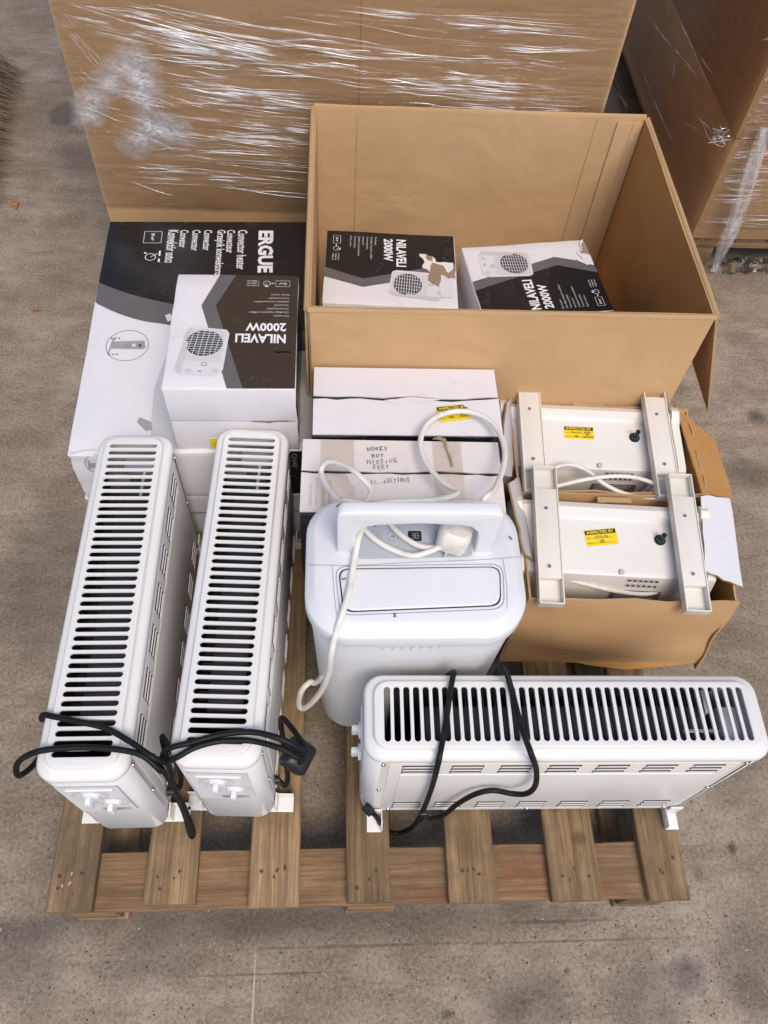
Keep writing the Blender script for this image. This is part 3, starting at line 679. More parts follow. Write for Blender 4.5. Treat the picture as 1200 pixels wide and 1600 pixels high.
for u in (-.036, -.028, -.020): fill(b, [ell(u, .022, .0022, .0022, 8)], f9, 1); fill(b, [ell(u, -.026, .0022, .0022, 8)], f9, 1)
# the big heater picture running under the smaller box
q = [erl(241, 606), erl(258, 560), (.30, .30), (.497, .24), (.497, .02), erl(236, 703), erl(236, 660)]
fill(b, [q], et, 3)
q = [erl(214, 660), erl(218, 652), erl(237, 660), erl(238, 672), erl(228, 674)]; fill(b, [q], lambda x_, y_: et(x_, y_, .0009), 0)
q = [erl(258, 493), erl(266, 490), erl(271, 500), erl(262, 503)]; fill(b, [q], lambda x_, y_: et(x_, y_, .0009), 4)
obj('heater_picture', b, [M['mid_print'], M['grey_print'], M['pale_print'], M['light_print'], M['pale_print']], erg, False)
# front faces
ffl = lambda u, v: Vector((u, -.0008, v))
b = NB(); p = loc(erg, [at(157, 727, 1, .79)])[0]
stroke(b, ell(p.x, p.z, .030, .034, 36), .0012, ffl, 1, True); fill(b, [[(p.x-.024, p.z-.012), (p.x-.022, p.z+.006), (p.x+.03, p.z+.004), (p.x+.03, p.z-.010)]], ffl, 0); fill(b, [[(p.x-.028, p.z-.018), (p.x-.025, p.z-.018), (p.x-.018, p.z+.016), (p.x-.023, p.z+.014)]], ffl, 0)
obj('heater_picture', b, [M['mid_print'], M['grey_print']], erg, False)
b = NB(); q = [(.300, .138), (.285, .075), (.312, .0015), (.498, .0015), (.498, .157), (.306, .157)]; fill(b, [q], ffl); obj('black_print_area', b, M['black_print'], erg, False)
b = NB(); put_text(b, 'CHAR', lambda u, v: Vector((.445+v, -.0014, .150-u)), 0, 0, h=.011, w=.05, bold=.01); obj('lettering', b, M['mid_print'], erg, False)
b = NB(); bx(b, .003, EW-.003, -.0022, -.0002, .09, .0945, 0); obj('flap_seam', b, M['grey_seam'], erg_lo)
b = NB(); fill(b, [[(.0, 0), (.030, .010), (.075, .008), (.14, .016), (.14, .0185), (.07, .012), (.03, .0135), (.002, .006)]], lambda u, v: Vector((u+.004, v-.001, EH+.0008))); obj('scuff_mark', b, M['tape'], erg, False)

# --- two white topped cartons
def top_carton(label, c00, w, d, h, rz, worn, group):
    t = thing('white_topped_carton', label, 'box', (c00[0], c00[1], D+.0008), rz, group)
    b = carton_bm(w, d, h, seed=int(c00[1]*100), amp=.0022, cuts=6); b.normal_update()
    side_mats(b, lambda f: 1 if f.normal.z > .5 else 0)
    obj('carton_body', b, [M['black_print'], M['dark_gap']], t, ang=50)
    # two closing flaps on top, meeting along the length
    for (y0, y1, tilt) in ((.0015, d*(.502 if not worn else .510), .0034), (d*.552, d-.0015, .0008)):
        b = NB(); nn = 16
        rnd = random.Random(int(y1*1000))
        fl_ = [[], []]
        for i in range(nn+1):
            x = .001+(w-.002)*i/nn; lift = tilt*rnd.uniform(.2, 1.4)
            e = rnd.uniform(-.0016, .0016)+(.0035*math.sin(i*.9) if not worn else .0012*math.sin(i*.7))*(1 if i > nn*.35 else .2)
            for kx, zz in ((0, h+.0006), (1, h+.0034)):
                a = (x, y0+(e if y0 > .01 else 0), zz+(lift if y0 > .01 else 0)); bb = (x, y1+(e if y0 < .01 else 0), zz+(lift if y0 < .01 else 0))
                fl_[kx].append((a, bb))
        loft(b, [[fl_[0][i][0], fl_[0][i][1], fl_[1][i][1], fl_[1][i][0]] for i in range(nn+1)])
        obj('top_flap', b, M['white_card_worn' if worn else 'white_card'], t, ang=40)
    return t
GW = 'tall cartons with white tops'
WH = .430
wb1 = top_carton('tall white topped carton against the open box with yellow sticker on its flap', (.4785, .758), .366, .172, WH, 0, False, GW)
wb2 = top_carton('taped white topped carton with handwritten note, behind the dehumidifier', (.459, .585), .372, .164, WH, R(-.6), True, GW)
HT = D+WH+.0042
hz = lambda t, px, py, z=HT: loc(t, [at(px, py, 2, z)])[0]
b = NB(); rp = random.Random(3)
for s, px, py, wd, h in (('WORKS', 573, 706, .037, .0088), ('BUT', 580, 717, .023, .0080), ('MISSING', 573, 727, .053, .0085), ('FEET', 583, 735, .028, .0080), ('+', 590, 745, .007, .0075), ('INSTRUCTIONS', 578, 758, .068, .0085)):
    p = hz(wb2, px, py)
    pen_text(b, s, lambda u, v: Vector((p.x+u, p.y+v+u*.09, p.z+.003)), 0, 0, h*1.15, wd*1.08, .0011, .13, rp)
obj('handwriting', b, M['pen_ink'], wb2, False)
for (x0, x1, y0, y1) in ((.035, .098, .006, .160), (.245, .300, .006, .160)):
    b = NB(); fill(b, [[(x0, y0), (x1, y0), (x1, y1), (x0, y1)]], lambda u, v: Vector((u, v, WH+.0062))); sub(b, .02); obj('clear_tape', b, M['tape'], wb2, False)
b = NB(); q = [hz(wb2, *p) for p in ((686, 682), (697, 688), (699, 704), (706, 722), (709, 731), (705, 731), (700, 716), (694, 700), (690, 690), (675, 688))]
fill(b, [jag([(v.x, v.y) for v in q], .0012, 2)], lambda u, v: Vector((u, v, WH+.0066))); obj('torn_patch', b, M['kraft_torn'], wb2, False)
b = NB()
for i, ln in enumerate((.05, .062, .04, .055)): put_text(b, 'CONVECTOR HEATER 2000W'[:14+i*2], lambda u, v: Vector((.046+.0115*i-.03+v, .012+u, WH+.0058)), 0, 0, h=.006, w=ln)
obj('small_print', b, M['grey_ink'], wb2, False)
b = NB(); q = [hz(wb1, *p) for p in ((600, 627), (640, 622), (690, 626), (660, 631), (620, 633))]
fill(b, [jag([(v.x, v.y) for v in q], .001, 12)], lambda u, v: Vector((u, v, WH+.0068))); obj('torn_patch', b, M['white_print'], wb1, False)

def sticker(t, fn, w, h, head, lines, rnd=random.Random(4)):
    """yellow inspection label with black head band; fn maps (u, v, lift)"""
    b = NB(); fill(b, [[(0, 0), (w, 0), (w, h), (0, h)]], lambda u, v: fn(u, v, 0.0004)); s = obj('yellow_sticker', b, M['yellow'], t, False)
    b = NB(); fill(b, [[(w*.02, h*.70), (w*.98, h*.70), (w*.98, h*.97), (w*.02, h*.97)]], lambda u, v: fn(u, v, .0007)); obj('head_band', b, M['black_ink'], s, False)
    b = NB(); put_text(b, head, lambda u, v: fn(u, v, .0010), w*.08, h*.745, h=h*.18, w=w*.84, bold=.03); obj('lettering', b, M['yellow'], s, False)
    b = NB()
    for (tx, u, v, hh, ww, sw) in lines:
        if tx.startswith('_'): stroke(b, [(u*w, v*h), ((u+ww)*w, v*h)], .0006, lambda a, c: fn(a, c, .0008))
        elif tx.startswith('#'): put_text(b, tx[1:], lambda a, c: fn(a, c, .0008), u*w, v*h, h=hh*h, w=ww*w)
        else: pen_text(b, tx, lambda a, c: fn(a, c, .0009), u*w, v*h, hh*h, ww*w, sw, .05, rnd)
    obj('handwriting', b, M['pen_ink'], s, False)
    return s
p = hz(wb1, 687, 661); q = hz(wb1, 736, 656)
ux = Vector((q.x-p.x, q.y-p.y, 0)); W_ = ux.length; ux.normalize(); uy = Vector((-ux.y, ux.x, 0))
LN = [('_', .22, .46, 0, .62, 0), ('_', .22, .16, 0, .62, 0), ('#DATE', .04, .46, .07, .13, 0), ('#INITIALS', .04, .14, .07, .16, 0)]
sticker(wb1, lambda u, v, z: Vector((p.x, p.y, p.z+.003))+ux*u+uy*v+Vector((0, 0, z)), W_, W_*.60, 'INSPECTED BY', LN+[('MB', .32, .17, .20, .16, .0009), ('1911', .5, .46, .18, .35, .0009), ('2024', .66, .17, .2, .26, .0009)])

# --- the big open carton
bxt = thing('open_shipping_carton', 'large open brown cardboard carton with flaps folded down holding two printed boxes', 'box', (.470, .944, D+.0006), 0)
BW, BD, BH, TH = .782, .655, .576, .006
def panel(name, mt, c00, ux, uz, w, h, th, nrm, seed=0, warp=.004, parent=None, n=10, wavy=.0, edge=None):
    """thin board: origin c00, along ux (w) and uz (h), thickness th along nrm, gently warped"""
    b = NB(); rnd = random.Random(seed); ux = Vector(ux).normalized(); uz = Vector(uz).normalized(); nr = Vector(nrm).normalized(); c0 = Vector(c00)
    ph = rnd.uniform(0, 6); A = [[], []]
    for j in range(n+1):
        for i in range(n+1):
            u, v = i/n, j/n
            o = warp*math.sin(PI*u)*math.sin(v*PI*.9+.1)+.25*warp*math.sin(u*7+ph)*v
            e = 0
            if j == n: e = rnd.uniform(-.5, .5)*wavy
            base = c0+ux*(u*w)+uz*(v*h+e)+nr*o
            A[0].append(b.verts.new(base)); A[1].append(b.verts.new(base+nr*th))
    m = n+1
    for j in range(n):
        for i in range(n):
            a = j*m+i
            b.faces.new((A[0][a], A[0][a+m], A[0][a+m+1], A[0][a+1])); b.faces.new((A[1][a], A[1][a+1], A[1][a+m+1], A[1][a+m]))
    def rim(idx, mi):
        for a, c in zip(idx[:-1], idx[1:]): b.faces.new((A[0][a], A[0][c], A[1][c], A[1][a])).material_index = mi
    rim(list(range(m)), 1); rim([n*m+i for i in range(m)], 1); rim([j*m for j in range(m)], 1); rim([j*m+n for j in range(m)], 1)
    mats = mt if isinstance(mt, list) else [mt]
    return obj(name, b, [mats[0], M['kraft_edge']], parent, ang=50)
panel('rear_wall', M['kraft_in'], (0, BD-TH, 0), (1, 0, 0), (0, 0, 1), BW, BH, TH, (0, 1, 0), 1, .003, bxt, wavy=.002)
panel('front_wall', M['kraft'], (0, 0, 0), (1, 0, 0), (0, 0, 1), BW, BH, TH, (0, 1, 0), 2, -.001, bxt, wavy=.002)
panel('left_wall', M['kraft_in'], (0, TH, 0), (0, 1, 0), (0, 0, 1), BD-2*TH, BH-.001, TH, (1, 0, 0), 3, .0, bxt)
panel('right_wall', M['kraft_orange'], (BW-TH, TH, 0), (0, 1, 0), (0, 0, 1), BD-2*TH, BH-.001, TH, (1, 0, 0), 4, .006, bxt)  # same carton board in a darker orange, its shade painted into the colour
b = NB(); bx(b, TH, BW-TH, TH, BD-TH, .001, .006); obj('carton_floor', b, M['kraft_in'], bxt)
b = NB(); bx(b, BW-TH-.062, BW-TH-.001, BD-TH-.0035, BD-TH-.0003, .01, BH-.008, .0006); obj('glue_tab', b, M['kraft_in'], bxt)
b = NB(); bx(b, BW-TH-.112, BW-TH-.1105, BD-TH-.0008, BD-TH+.001, .01, BH-.004, 0); bx(b, BW-TH-.024, BW-TH-.0225, BD-TH-.0044, BD-TH-.003, .01, BH-.008, 0); bx(b, .10, .1012, BD-TH-.0008, BD-TH+.001, .01, BH-.01, 0); obj('score_line', b, M['kraft'], bxt)
def hang(name, hinge, along, w, length, out, ang, seed, mt='kraft'):
    d = Vector(out)*math.sin(ang)+Vector((0, 0, -1))*math.cos(ang); n_ = Vector(out)*math.cos(ang)+Vector((0, 0, 1))*math.sin(ang)
    panel(name, M[mt], hinge, along, d, w, length, .005, n_, seed, .004, bxt, wavy=.002)
hang('flap', (.004, -.0015, BH-.001), (1, 0, 0), BW-.008, .30, (0, -1, 0), R(.4), 11)
hang('flap', (.004, BD+.001, BH-.002), (1, 0, 0), BW-.008, .30, (0, 1, 0), R(.3), 12)
hang('flap', (-.001, .004, BH-.002), (0, 1, 0), BD-.008, .30, (-1, 0, 0), R(.3), 13, 'kraft_edge')
hang('flap', (BW+.001, .004, BH-.002), (0, 1, 0), BD-.008, .305, (1, 0, 0), R(19), 14)
for (hx, hy, ax, ay, L_) in ((.0, -.006, 1, 0, BW), (-.0065, .0, 0, 1, BD), (.0, BD+.002, 1, 0, BW), (BW-.001, 0, 0, 1, BD)):   # rolled fold along each rim
    b = NB(); pts = []
    for i in range(9):
        u = i/8*L_; pts.append((hx+ax*u+ay*.0045, hy+ay*u+ax*.0045, BH-.003+random.uniform(-.001, .0012)))
    tube(b, pts, .0058, 8, 3); obj('fold', b, M['kraft_edge'], bxt)

# ------------------------------------------------------------------ upright convector heaters
HW, HL, HH = .137, .648, .406       # width, length, height over the feet
def stadium(cx, cy, w, h, n=6):
    r = h/2; o = []
    for i in range(n+1): a = -PI/2+PI*i/n; o.append((cx+w/2-r+r*math.cos(a), cy+r*math.sin(a)))
    for i in range(n+1): a = PI/2+PI*i/n; o.append((cx-w/2+r+r*math.cos(a), cy+r*math.sin(a)))
    return o
SH = {}
def heater_meshes():
    # top cover: lofted shoulder, open in the middle
    sec = [(.0, HH-.030, .030), (-.0012, HH-.027, .031), (-.0012, HH-.018, .031), (.0012, HH-.013, .030), (.005, HH-.0105, .028), (.011, HH-.0095, .026), (.0130, HH-.0075, .025), (.0138, HH-.003, .024), (.0155, HH-.0006, .023), (.0175, HH, .022)]
    b = NB(); loft(b, [[(x, y, z) for x, y in rrect(HW-2*i, HL-2*i, r, 7)] for i, z, r in sec], False, False)
    # punched plate
    ins = .0175; W2, L2 = HW-2*ins, HL-2*ins
    ns = 38; slw = .089; pit = (L2-.020)/ns; slh = pit*.67
    outer = rrect(W2, L2, .022, 7); wi, li = slw+.004, ns*pit
    fill(b, [outer, [(wi/2, li/2), (-wi/2, li/2), (-wi/2, -li/2), (wi/2, -li/2)]], lambda x, y: (x, y, HH))
    for i in range(ns):
        cy = -li/2+pit*(i+.5); st_ = stadium(0, cy, slw, slh)
        fill(b, [[(wi/2, cy+pit/2), (-wi/2, cy+pit/2), (-wi/2, cy-pit/2), (wi/2, cy-pit/2)], st_], lambda x, y: (x, y, HH))
        A = [b.verts.new((x, y, HH)) for x, y in st_]; B = [b.verts.new((x*.995, cy+(y-cy)*.93, HH-.0035)) for x, y in st_]
        for j in range(len(A)): b.faces.new((A[j], A[(j+1) % len(A)], B[(j+1) % len(A)], B[j]))
    bmesh.ops.remove_doubles(b, verts=b.verts[:], dist=2e-5)
    SH['grille'] = b
    # shell: long sides
    b = NB(); z0, z1 = .028, HH-.0305
    ro = rrect(HW-.004, HL-.004, .028, 6); ri = rrect(HW-.008, HL-.008, .026, 6)
    loft(b, [[(x, y, z0) for x, y in ri], [(x, y, z0) for x, y in ro], [(x, y, z0+.004) for x, y in ro], [(x, y, z1) for x, y in ro], [(x, y, z1) for x, y in ri], [(x, y, z0) for x, y in ri]], False, False)
    SH['shell'] = b
heater_meshes()
shell_me = grille_me = None
def make_heater(label, location, rz, group, cord_builder, seed):
    global shell_me, grille_me
    t = thing('convector_heater', label, 'heater', location, rz, group)
    if shell_me is None:
        o = obj('shell', SH['shell'], M['metal_white'], t, ang=30); shell_me = o.data
        o = obj('grille', SH['grille'], M['metal_white'], t, ang=35); grille_me = o.data
    else:
        link('shell', shell_me, t); link('grille', grille_me, t)
    # plastic end with a rounded face, both ends
    for s in (-1, 1):
        b = NB(); ys = s*(HL/2-.001)
        ring = []
        for z, ins, dy in ((.024, .006, -.004), (.030, .001, .0), (HH-.034, .0, .002), (HH-.0305, .002, .0)):
            q = [(-HW/2+ins, ys-s*.026), (-HW/2+ins, ys-s*.024+s*dy), (-HW/2+ins+.008, ys-s*.009+s*dy), (-HW/2+ins+.026, ys+s*dy), (HW/2-ins-.026, ys+s*dy), (HW/2-ins-.008, ys-s*.009+s*dy), (HW/2-ins, ys-s*.024+s*dy), (HW/2-ins, ys-s*.026)]
            ring.append([(x, y, z) for x, y in q])
        V_ = [[b.verts.new(p) for p in r_] for r_ in ring]
        for A_, B_ in zip(V_[:-1], V_[1:]):
            for j in range(len(A_)-1): b.faces.new((A_[j], A_[j+1], B_[j+1], B_[j]))
        for p_ in (V_[0], V_[-1]): b.faces.new(p_)
        e = obj('end_cap', b, M['plastic_white'], t, ang=50)
        if s < 0:
            yf = ys-.0022
            b = NB(); fill(b, [rrect(.094, .165, .004, 3, 0, HH-.130)], lambda u, v: Vector((u, yf-.0008, v))); obj('control_plate', b, M['plastic_lid'], t, False)
            b = NB()
            bx(b, -.036, .036, yf-.0030, yf-.0005, HH-.072, HH-.066, .001)
            obj('plate_rib', b, M['plastic_white'], t)
            for (kx, kz) in ((-.006, HH-.105), (.018, HH-.150)):
                b = NB()
                tube(b, [(kx, yf, kz), (kx, yf-.006, kz)], .014, 20, spline=False); bx(b, kx-.0045, kx+.0045, yf-.018, yf-.005, kz-.0155, kz+.0155, .002)
                obj('knob', b, M['plastic_white'], t, ang=40)
                b = NB()
                for a in range(9): 
                    an = R(-120+30*a); u0 = (kx+.022*math.sin(an), kz+.022*math.cos(an)); u1 = (kx+.0255*math.sin(an), kz+.0255*math.cos(an)); stroke(b, [u0, u1], .0012, lambda u, v: Vector((u, yf-.0013, v)))
                stroke(b, [(kx+.029*math.sin(R(a)), kz+.029*math.cos(R(a))) for a in range(-100, 101, 20)], .0008, lambda u, v: Vector((u, yf-.0013, v)))
                obj('dial_marks', b, M['grey_seam'], t, False)
            b = NB(); fill(b, [[(-.010, HH-.207), (.038, HH-.207), (.038, HH-.190), (-.010, HH-.190)]], lambda u, v: Vector((u, yf-.0014, v))); obj('rating_label', b, M['light_print'], t, False)
            b = NB()
            for i in range(3): stroke(b, [(-.006, HH-.194-i*.0045), (.030-.006*i, HH-.194-i*.0045)], .0012, lambda u, v: Vector((u, yf-.0018, v)))
            obj('small_print', b, M['grey_print'], t, False)
    # side panels, louvres, screws
    for s in (-1, 1):
        xs = s*(HW/2-.002)
        b = NB()
        bx(b, min(xs, xs+s*.0012), max(xs, xs+s*.0012), -HL/2+.040, HL/2-.040, .050, HH-.042, .0006); bx(b, min(xs, xs+s*.0026), max(xs, xs+s*.0026), -HL/2+.060, HL/2-.060, .115, HH-.106, .0024, 3)
        pnl = obj('side_panel', b, M['metal_white'], t, ang=30)
        if ('lv', s) not in SH:
            b = NB()
            for j in range(3):
                zz = -(j-1)*.0175
                bx(b, min(s*.0002, s*.0008), max(s*.0002, s*.0008), -.026, .026, zz-.0032, zz+.0036, 0, mi=1)
                vs = [b.verts.new((s*o_, y_, z_)) for o_, y_, z_ in ((.0006, -.027, zz-.0046), (.0006, .027, zz-.0046), (.0030, .024, zz-.0018), (.0030, -.024, zz-.0018))]
                b.faces.new(vs); vs2 = [b.verts.new((s*o_, y_, z_)) for o_, y_, z_ in ((.0006, -.024, zz-.0019), (.0006, .024, zz-.0019), (.0030, .024, zz-.0018), (.0030, -.024, zz-.0018))]; b.faces.new(vs2)
            SH['lv', s] = b; first = True
        for row, z in ((0, HH-.072), (1, .080)):
            for gk in range(7):
                if not isinstance(SH['lv', s], bpy.types.Mesh):
                    o = obj('louvre', SH['lv', s], [M['metal_white'], M['dark_gap']], t, ang=30); SH['lv', s] = o.data
                else: o = link('louvre', SH['lv', s], t)
                o.location = (xs+s*(.0012 if row == 0 else .0012), -.237+gk*.079, z)
        b = NB()
        for (yy, zz) in ((-HL/2+.030, HH-.045), (HL/2-.030, HH-.045), (-HL/2+.030, .20), (HL/2-.030, .20), (-HL/2+.055, .045), (0, .040), (HL/2-.055, .045)): disc(b, (xs+s*.0013, yy, zz), .0042, (s, 0, 0), .002, 10)
        obj('screws', b, M['metal'], t, kind='stuff')
    # feet: sheet metal channels across each end
    for s in (-1, 1):
        b = NB(); yc = s*(HL/2-.030); w2 = .102
        bx(b, -w2, w2, yc-.014, yc+.014, .0015, .0035, .0006); bx(b, -w2, w2, yc-s*.014-.001, yc-s*.014+.001, .0036, .030, .0005)
        bx(b, -HW/2-.004, -HW/2-.0005, yc-.013, yc+.012, .0036, .052, .0008); bx(b, HW/2+.0005, HW/2+.004, yc-.013, yc+.012, .0036, .052, .0008)
        disc(b, (w2-.016, yc-s*.0153, .017), .004, (0, -s, 0), .001); disc(b, (-w2+.016, yc-s*.0153, .017), .004, (0, -s, 0), .001)
        obj('foot', b, M['metal_white'], t, ang=30)
    # inside: heating element and brackets
    b = NB(); bx(b, -.030, .030, -HL/2+.10, HL/2-.075, .06, HH-.055, .002)
    for i in range(46):
        y = -HL/2+.11+i*.0098; bx(b, -.046, .046, y, y+.0012, HH-.075, HH-.052)
    obj('heating_element', b, M['dark'], t)
    b = NB(); bx(b, -HW/2+.006, HW/2-.006, -HL/2+.05, HL/2-.05, .034, .040)  # dark liner: shade inside the white shell put into its colour
    bx(b, -HW/2+.0062, -HW/2+.008, -HL/2+.05, HL/2-.05, .04, HH-.04); bx(b, HW/2-.008, HW/2-.0062, -HL/2+.05, HL/2-.05, .04, HH-.04); obj('shade_liner', b, M['dark'], t)
    b = NB(); bx(b, -.022, .044, HL/2-.062, HL/2-.030, HH-.10, HH-.034, .002); bx(b, -.050, -.010, HL/2-.085, HL/2-.080, HH-.12, HH-.03, .001); bx(b, .010, .016, HL/2-.12, HL/2-.06, HH-.09, HH-.05, .001)
    obj('bracket', b, M['pale_metal'], t)
    # cord
    cord_builder(t)
    return t
GH = 'white convector heaters standing on the pallet'
zt = D+HH
def cord_a(t):
    b = NB(); z = zt+.006
    A = [(.224, .190, D+.085), (.236, .172, D+.072), (.246, .150, D+.055), (.252, .128, D+.035), (.258, .120, D+.030), (.262, .128, D+.060), (.258, .150, D+.16), (.252, .165, D+.27), (.240, .180, D+.36), at(252, 1205, 2, z-.02), at(225, 1182, 2, z), at(190, 1172, 2, z+.002), at(130, 1168, 2, z+.001), at(70, 1172, 2, z), at(40, 1182, 2, z-.010), at(26, 1196, 2, z-.030), at(30, 1212, 2, z-.055), (.050, .180, z-.085), (.053, .215, z-.11)]
    tube(b, loc(t, A), .0047, 10, 8); obj('power_cord', b, M['cord_black'], t)
    b = NB()
    B = [(.224, .200, D+.085), (.234, .200, D+.075), (.240, .215, D+.12), (.242, .222, D+.22), (.240, .225, D+.31), at(268, 1213, 2, zt-.07), at(262, 1194, 2, zt-.022), at(240, 1184, 2, z), at(205, 1160, 2, z+.001), at(165, 1138, 2, z), at(120, 1127, 2, z), at(85, 1120, 2, z-.002), at(68, 1117, 2, z-.012), at(66, 1124, 2, z-.035), (.058, .255, z-.085), (.058, .25, z-.14)]
    tube(b, loc(t, B), .0047, 10, 8); obj('power_cord', b, M['cord_black'], t)
    b = NB(); tube(b, loc(t, [(.2135, .190, D+.085), (.226, .190, D+.085)]), .008, 12, spline=False); obj('cord_gland', b, M['black_plastic'], t)
    b = NB(); tube(b, loc(t, [(.2135, .202, D+.080), (.226, .202, D+.080)]), .007, 12, spline=False); obj('cord_gland', b, M['black_plastic'], t)
def cord_b(t):
    z = zt+.006; b = NB()
    A = [(.418, .205, D+.10), (.432, .195, D+.095), (.437, .205, D+.13), (.436, .225, D+.24), (.437, .245, D+.34), at(478, 1172, 2, zt-.02), at(440, 1155, 2, z+.004), at(395, 1144, 2, z+.004), at(345, 1148, 2, z+.003), at(300, 1160, 2, z+.002), at(268, 1168, 2, z-.002), at(255, 1178, 2, z-.018), at(256, 1190, 2, z-.024), at(275, 1184, 2, z-.006), at(305, 1168, 2, z+.001), at(345, 1158, 2, z), at(395, 1158, 2, z), at(440, 1170, 2, z), at(465, 1184, 2, z-.012), at(474, 1186, 2, z-.03), at(462, 1194, 2, z-.05), at(446, 1196, 2, z-.055)]
    tube(b, loc(t, A), .0047, 10, 8); obj('power_cord', b, M['cord_black'], t)
    b = NB(); tube(b, loc(t, [(.412, .205, D+.10), (.421, .205, D+.10)]), .008, 12, spline=False); obj('cord_gland', b, M['black_plastic'], t)
    # three pin plug hanging against the side of the heater
    c = at(466, 1181, 2, zt-.050); cl = loc(t, [c])[0]
    q = Matrix.Translation(cl) @ Matrix.Rotation(R(-25), 4, 'Z') @ Matrix.Rotation(R(35), 4, 'Y')
    b = NB(); loft(b, [[q @ Vector((x, y, z_)) for x, y in rrect(w, d, r, 4)] for z_, w, d, r in ((-.012, .040, .044, .006), (-.009, .046, .050, .009), (.006, .046, .050, .009), (.014, .036, .040, .010), (.017, .020, .026, .008))]); pg = obj('plug', b, M['black_plastic'], t)
    b = NB()
    for (x, y, w, d) in ((-.0, .013, .004, .008), (-.011, -.009, .0063, .004), (.011, -.009, .0063, .004)): bx(b, x-w/2, x+w/2, y-d/2, y+d/2, -.030, -.0115, .0008, mat=q)
    obj('pins', b, M['pale_metal'], pg)
def cord_c(t):
    b = NB(); yf = .158; z = zt+.006
    A = [(.592, .150, D+.070), at(588, 1276, 1, .148), at(600, 1295, 1, .138), at(622, 1302, 1, .134), at(645, 1292, 1, .136), at(660, 1268, 1, .142), at(674, 1232, 1, .147), at(684, 1195, 1, .150), at(692, 1155, 2, z), at(698, 1120, 2, z+.002), at(703, 1085, 2, z+.003), at(707, 1060, 2, z+.002), at(709, 1050, 2, z-.006), (.711, .303, z-.045), (.72, .305, z-.075), (.76, .306, z-.085), (.79, .305, z-.060), at(780, 1043, 2, z-.004), at(784, 1038, 2, z+.012), at(791, 1050, 2, z+.010), at(800, 1080, 2, z+.003), at(809, 1115, 2, z+.003), at(819, 1148, 2, z+.004), at(830, 1178, 1, .150), at(838, 1203, 1, .147), at(836, 1228, 1, .140), at(822, 1240, 1, .138), at(800, 1240, 1, .142), at(770, 1235, 1, .146), at(742, 1241, 1, .144), at(715, 1256, 1, .142), at(695, 1272, 1, .140), at(674, 1279, 1, .138), at(664, 1276, 1, .137), at(655, 1282, 1, .134)]
    tube(b, loc(t, A), .0048, 10, 8); obj('power_cord', b, M['cord_black'], t)
    b = NB(); c = Vector(A[0]); tube(b, loc(t, [(c.x-.012, c.y+.012, c.z), (c.x+.002, c.y-.003, c.z)]), .0085, 12, spline=False); obj('cord_gland', b, M['black_plastic'], t)
    b = NB(); c = at(661, 1272, 1, .139); bx(b, -.004, .004, -.008, .008, -.010, .010, .003, mat=Matrix.Translation(loc(t, [c])[0])); obj('cord_tie', b, M['black_plastic'], t)
h1 = make_heater('white convector heater nearest the floor edge, two black cord loops over its grille', (.143, .461, D), R(.15), GH, cord_a, 1)
h2 = make_heater('white convector heater parallel beside the dehumidifier with a coiled black cord and plug', (.3525, .478, D), R(-2.1), GH, cord_b, 2)
h3 = make_heater('white convector heater turned sideways in front of the dehumidifier, louvred side showing', (.895, .2255, D), R(-90.6), GH, cord_c, 3)

# ------------------------------------------------------------------ dehumidifier
dh = thing('dehumidifier', 'white plastic dehumidifier with carry handle, coiled white cord and plug on top', 'dehumidifier', (.652, .445, D))
def drr(w, d, r, z, cy=0, bow=.012):
    o = []
    for x, y in rrect(w, d, r, 8, 0, cy):
        f = max(0, 1-(2*x/w)**2)
        o.append((x, y-(bow*f if y < cy else 0), z))
    return o
DZ = .516  # deck height over the pallet
b = NB(); loft(b, [drr(.308, .212, .052, .006, .002), drr(.314, .218, .055, .012, .002), drr(.322, .224, .058, .20, .001), drr(.333, .230, .060, .38, 0), drr(.341, .236, .063, DZ-.050, 0), drr(.341, .236, .063, DZ-.044, 0)])
obj('body', b, M['plastic_white'], dh, ang=40)
b = NB(); loft(b, [drr(.340, .235, .062, DZ-.0485, 0, .012), drr(.3495, .2445, .066, DZ-.0465, 0, .014), drr(.353, .247, .068, DZ-.042, 0, .014), drr(.3525, .2465, .068, DZ-.018, 0, .014), drr(.350, .244, .067, DZ-.0145, 0, .014), drr(.345, .239, .065, DZ-.0125, .001, .013), drr(.325, .219, .058, DZ-.0012, .004, .011), drr(.320, .214, .056, DZ, .005, .010)])
obj('top_cover', b, M['plastic_lid'], dh, ang=40)
dl = lambda px, py, z=D+DZ: loc(dh, [at(px, py, 2, z)])[0]
zf = lambda z: (lambda u, v: Vector((u, v, DZ+z)))
# lid
lc = [(-.122, -.020), (.134, -.016), (.128, -.082), (-.114, -.092)]
def rpoly(P, r, n=5):
    o = []; m = len(P)
    for i in range(m):
        p = Vector(P[i]); a = (Vector(P[i-1])-p).normalized()*r; c = (Vector(P[(i+1) % m])-p).normalized()*r
        for s in range(n+1):
            t = s/n; o.append(tuple((p+a)*(1-t)**2+2*p*t*(1-t)+(p+c)*t*t))
    return o
def grow(P, k):
    c = Vector((sum(p[0] for p in P)/len(P), sum(p[1] for p in P)/len(P)))
    return [(p[0]+(k if p[0] > c.x else -k), p[1]+(k if p[1] > c.y else -k)) for p in P]
b = NB(); fill(b, [rpoly(grow(lc, .0075), .022), rpoly(grow(lc, .0062), .021)], zf(.0006)); obj('lid_frame_line', b, M['grey_seam'], dh, False)
b = NB(); fill(b, [rpoly(grow(lc, .0022), .018), rpoly(grow(lc, -.0030), .016)], zf(.0008)); obj('lid_gap', b, M['dark_gap'], dh, False)
b = NB(); rg = []
for ins, z in ((0, .0004), (0, .0022), (-.0012, .0030), (-.003, .0034)): rg.append([(x, y, DZ+z) for x, y in rpoly(grow(lc, ins), .018)])
loft(b, rg); obj('tank_lid', b, M['plastic_lid'], dh, ang=30)
b = NB()
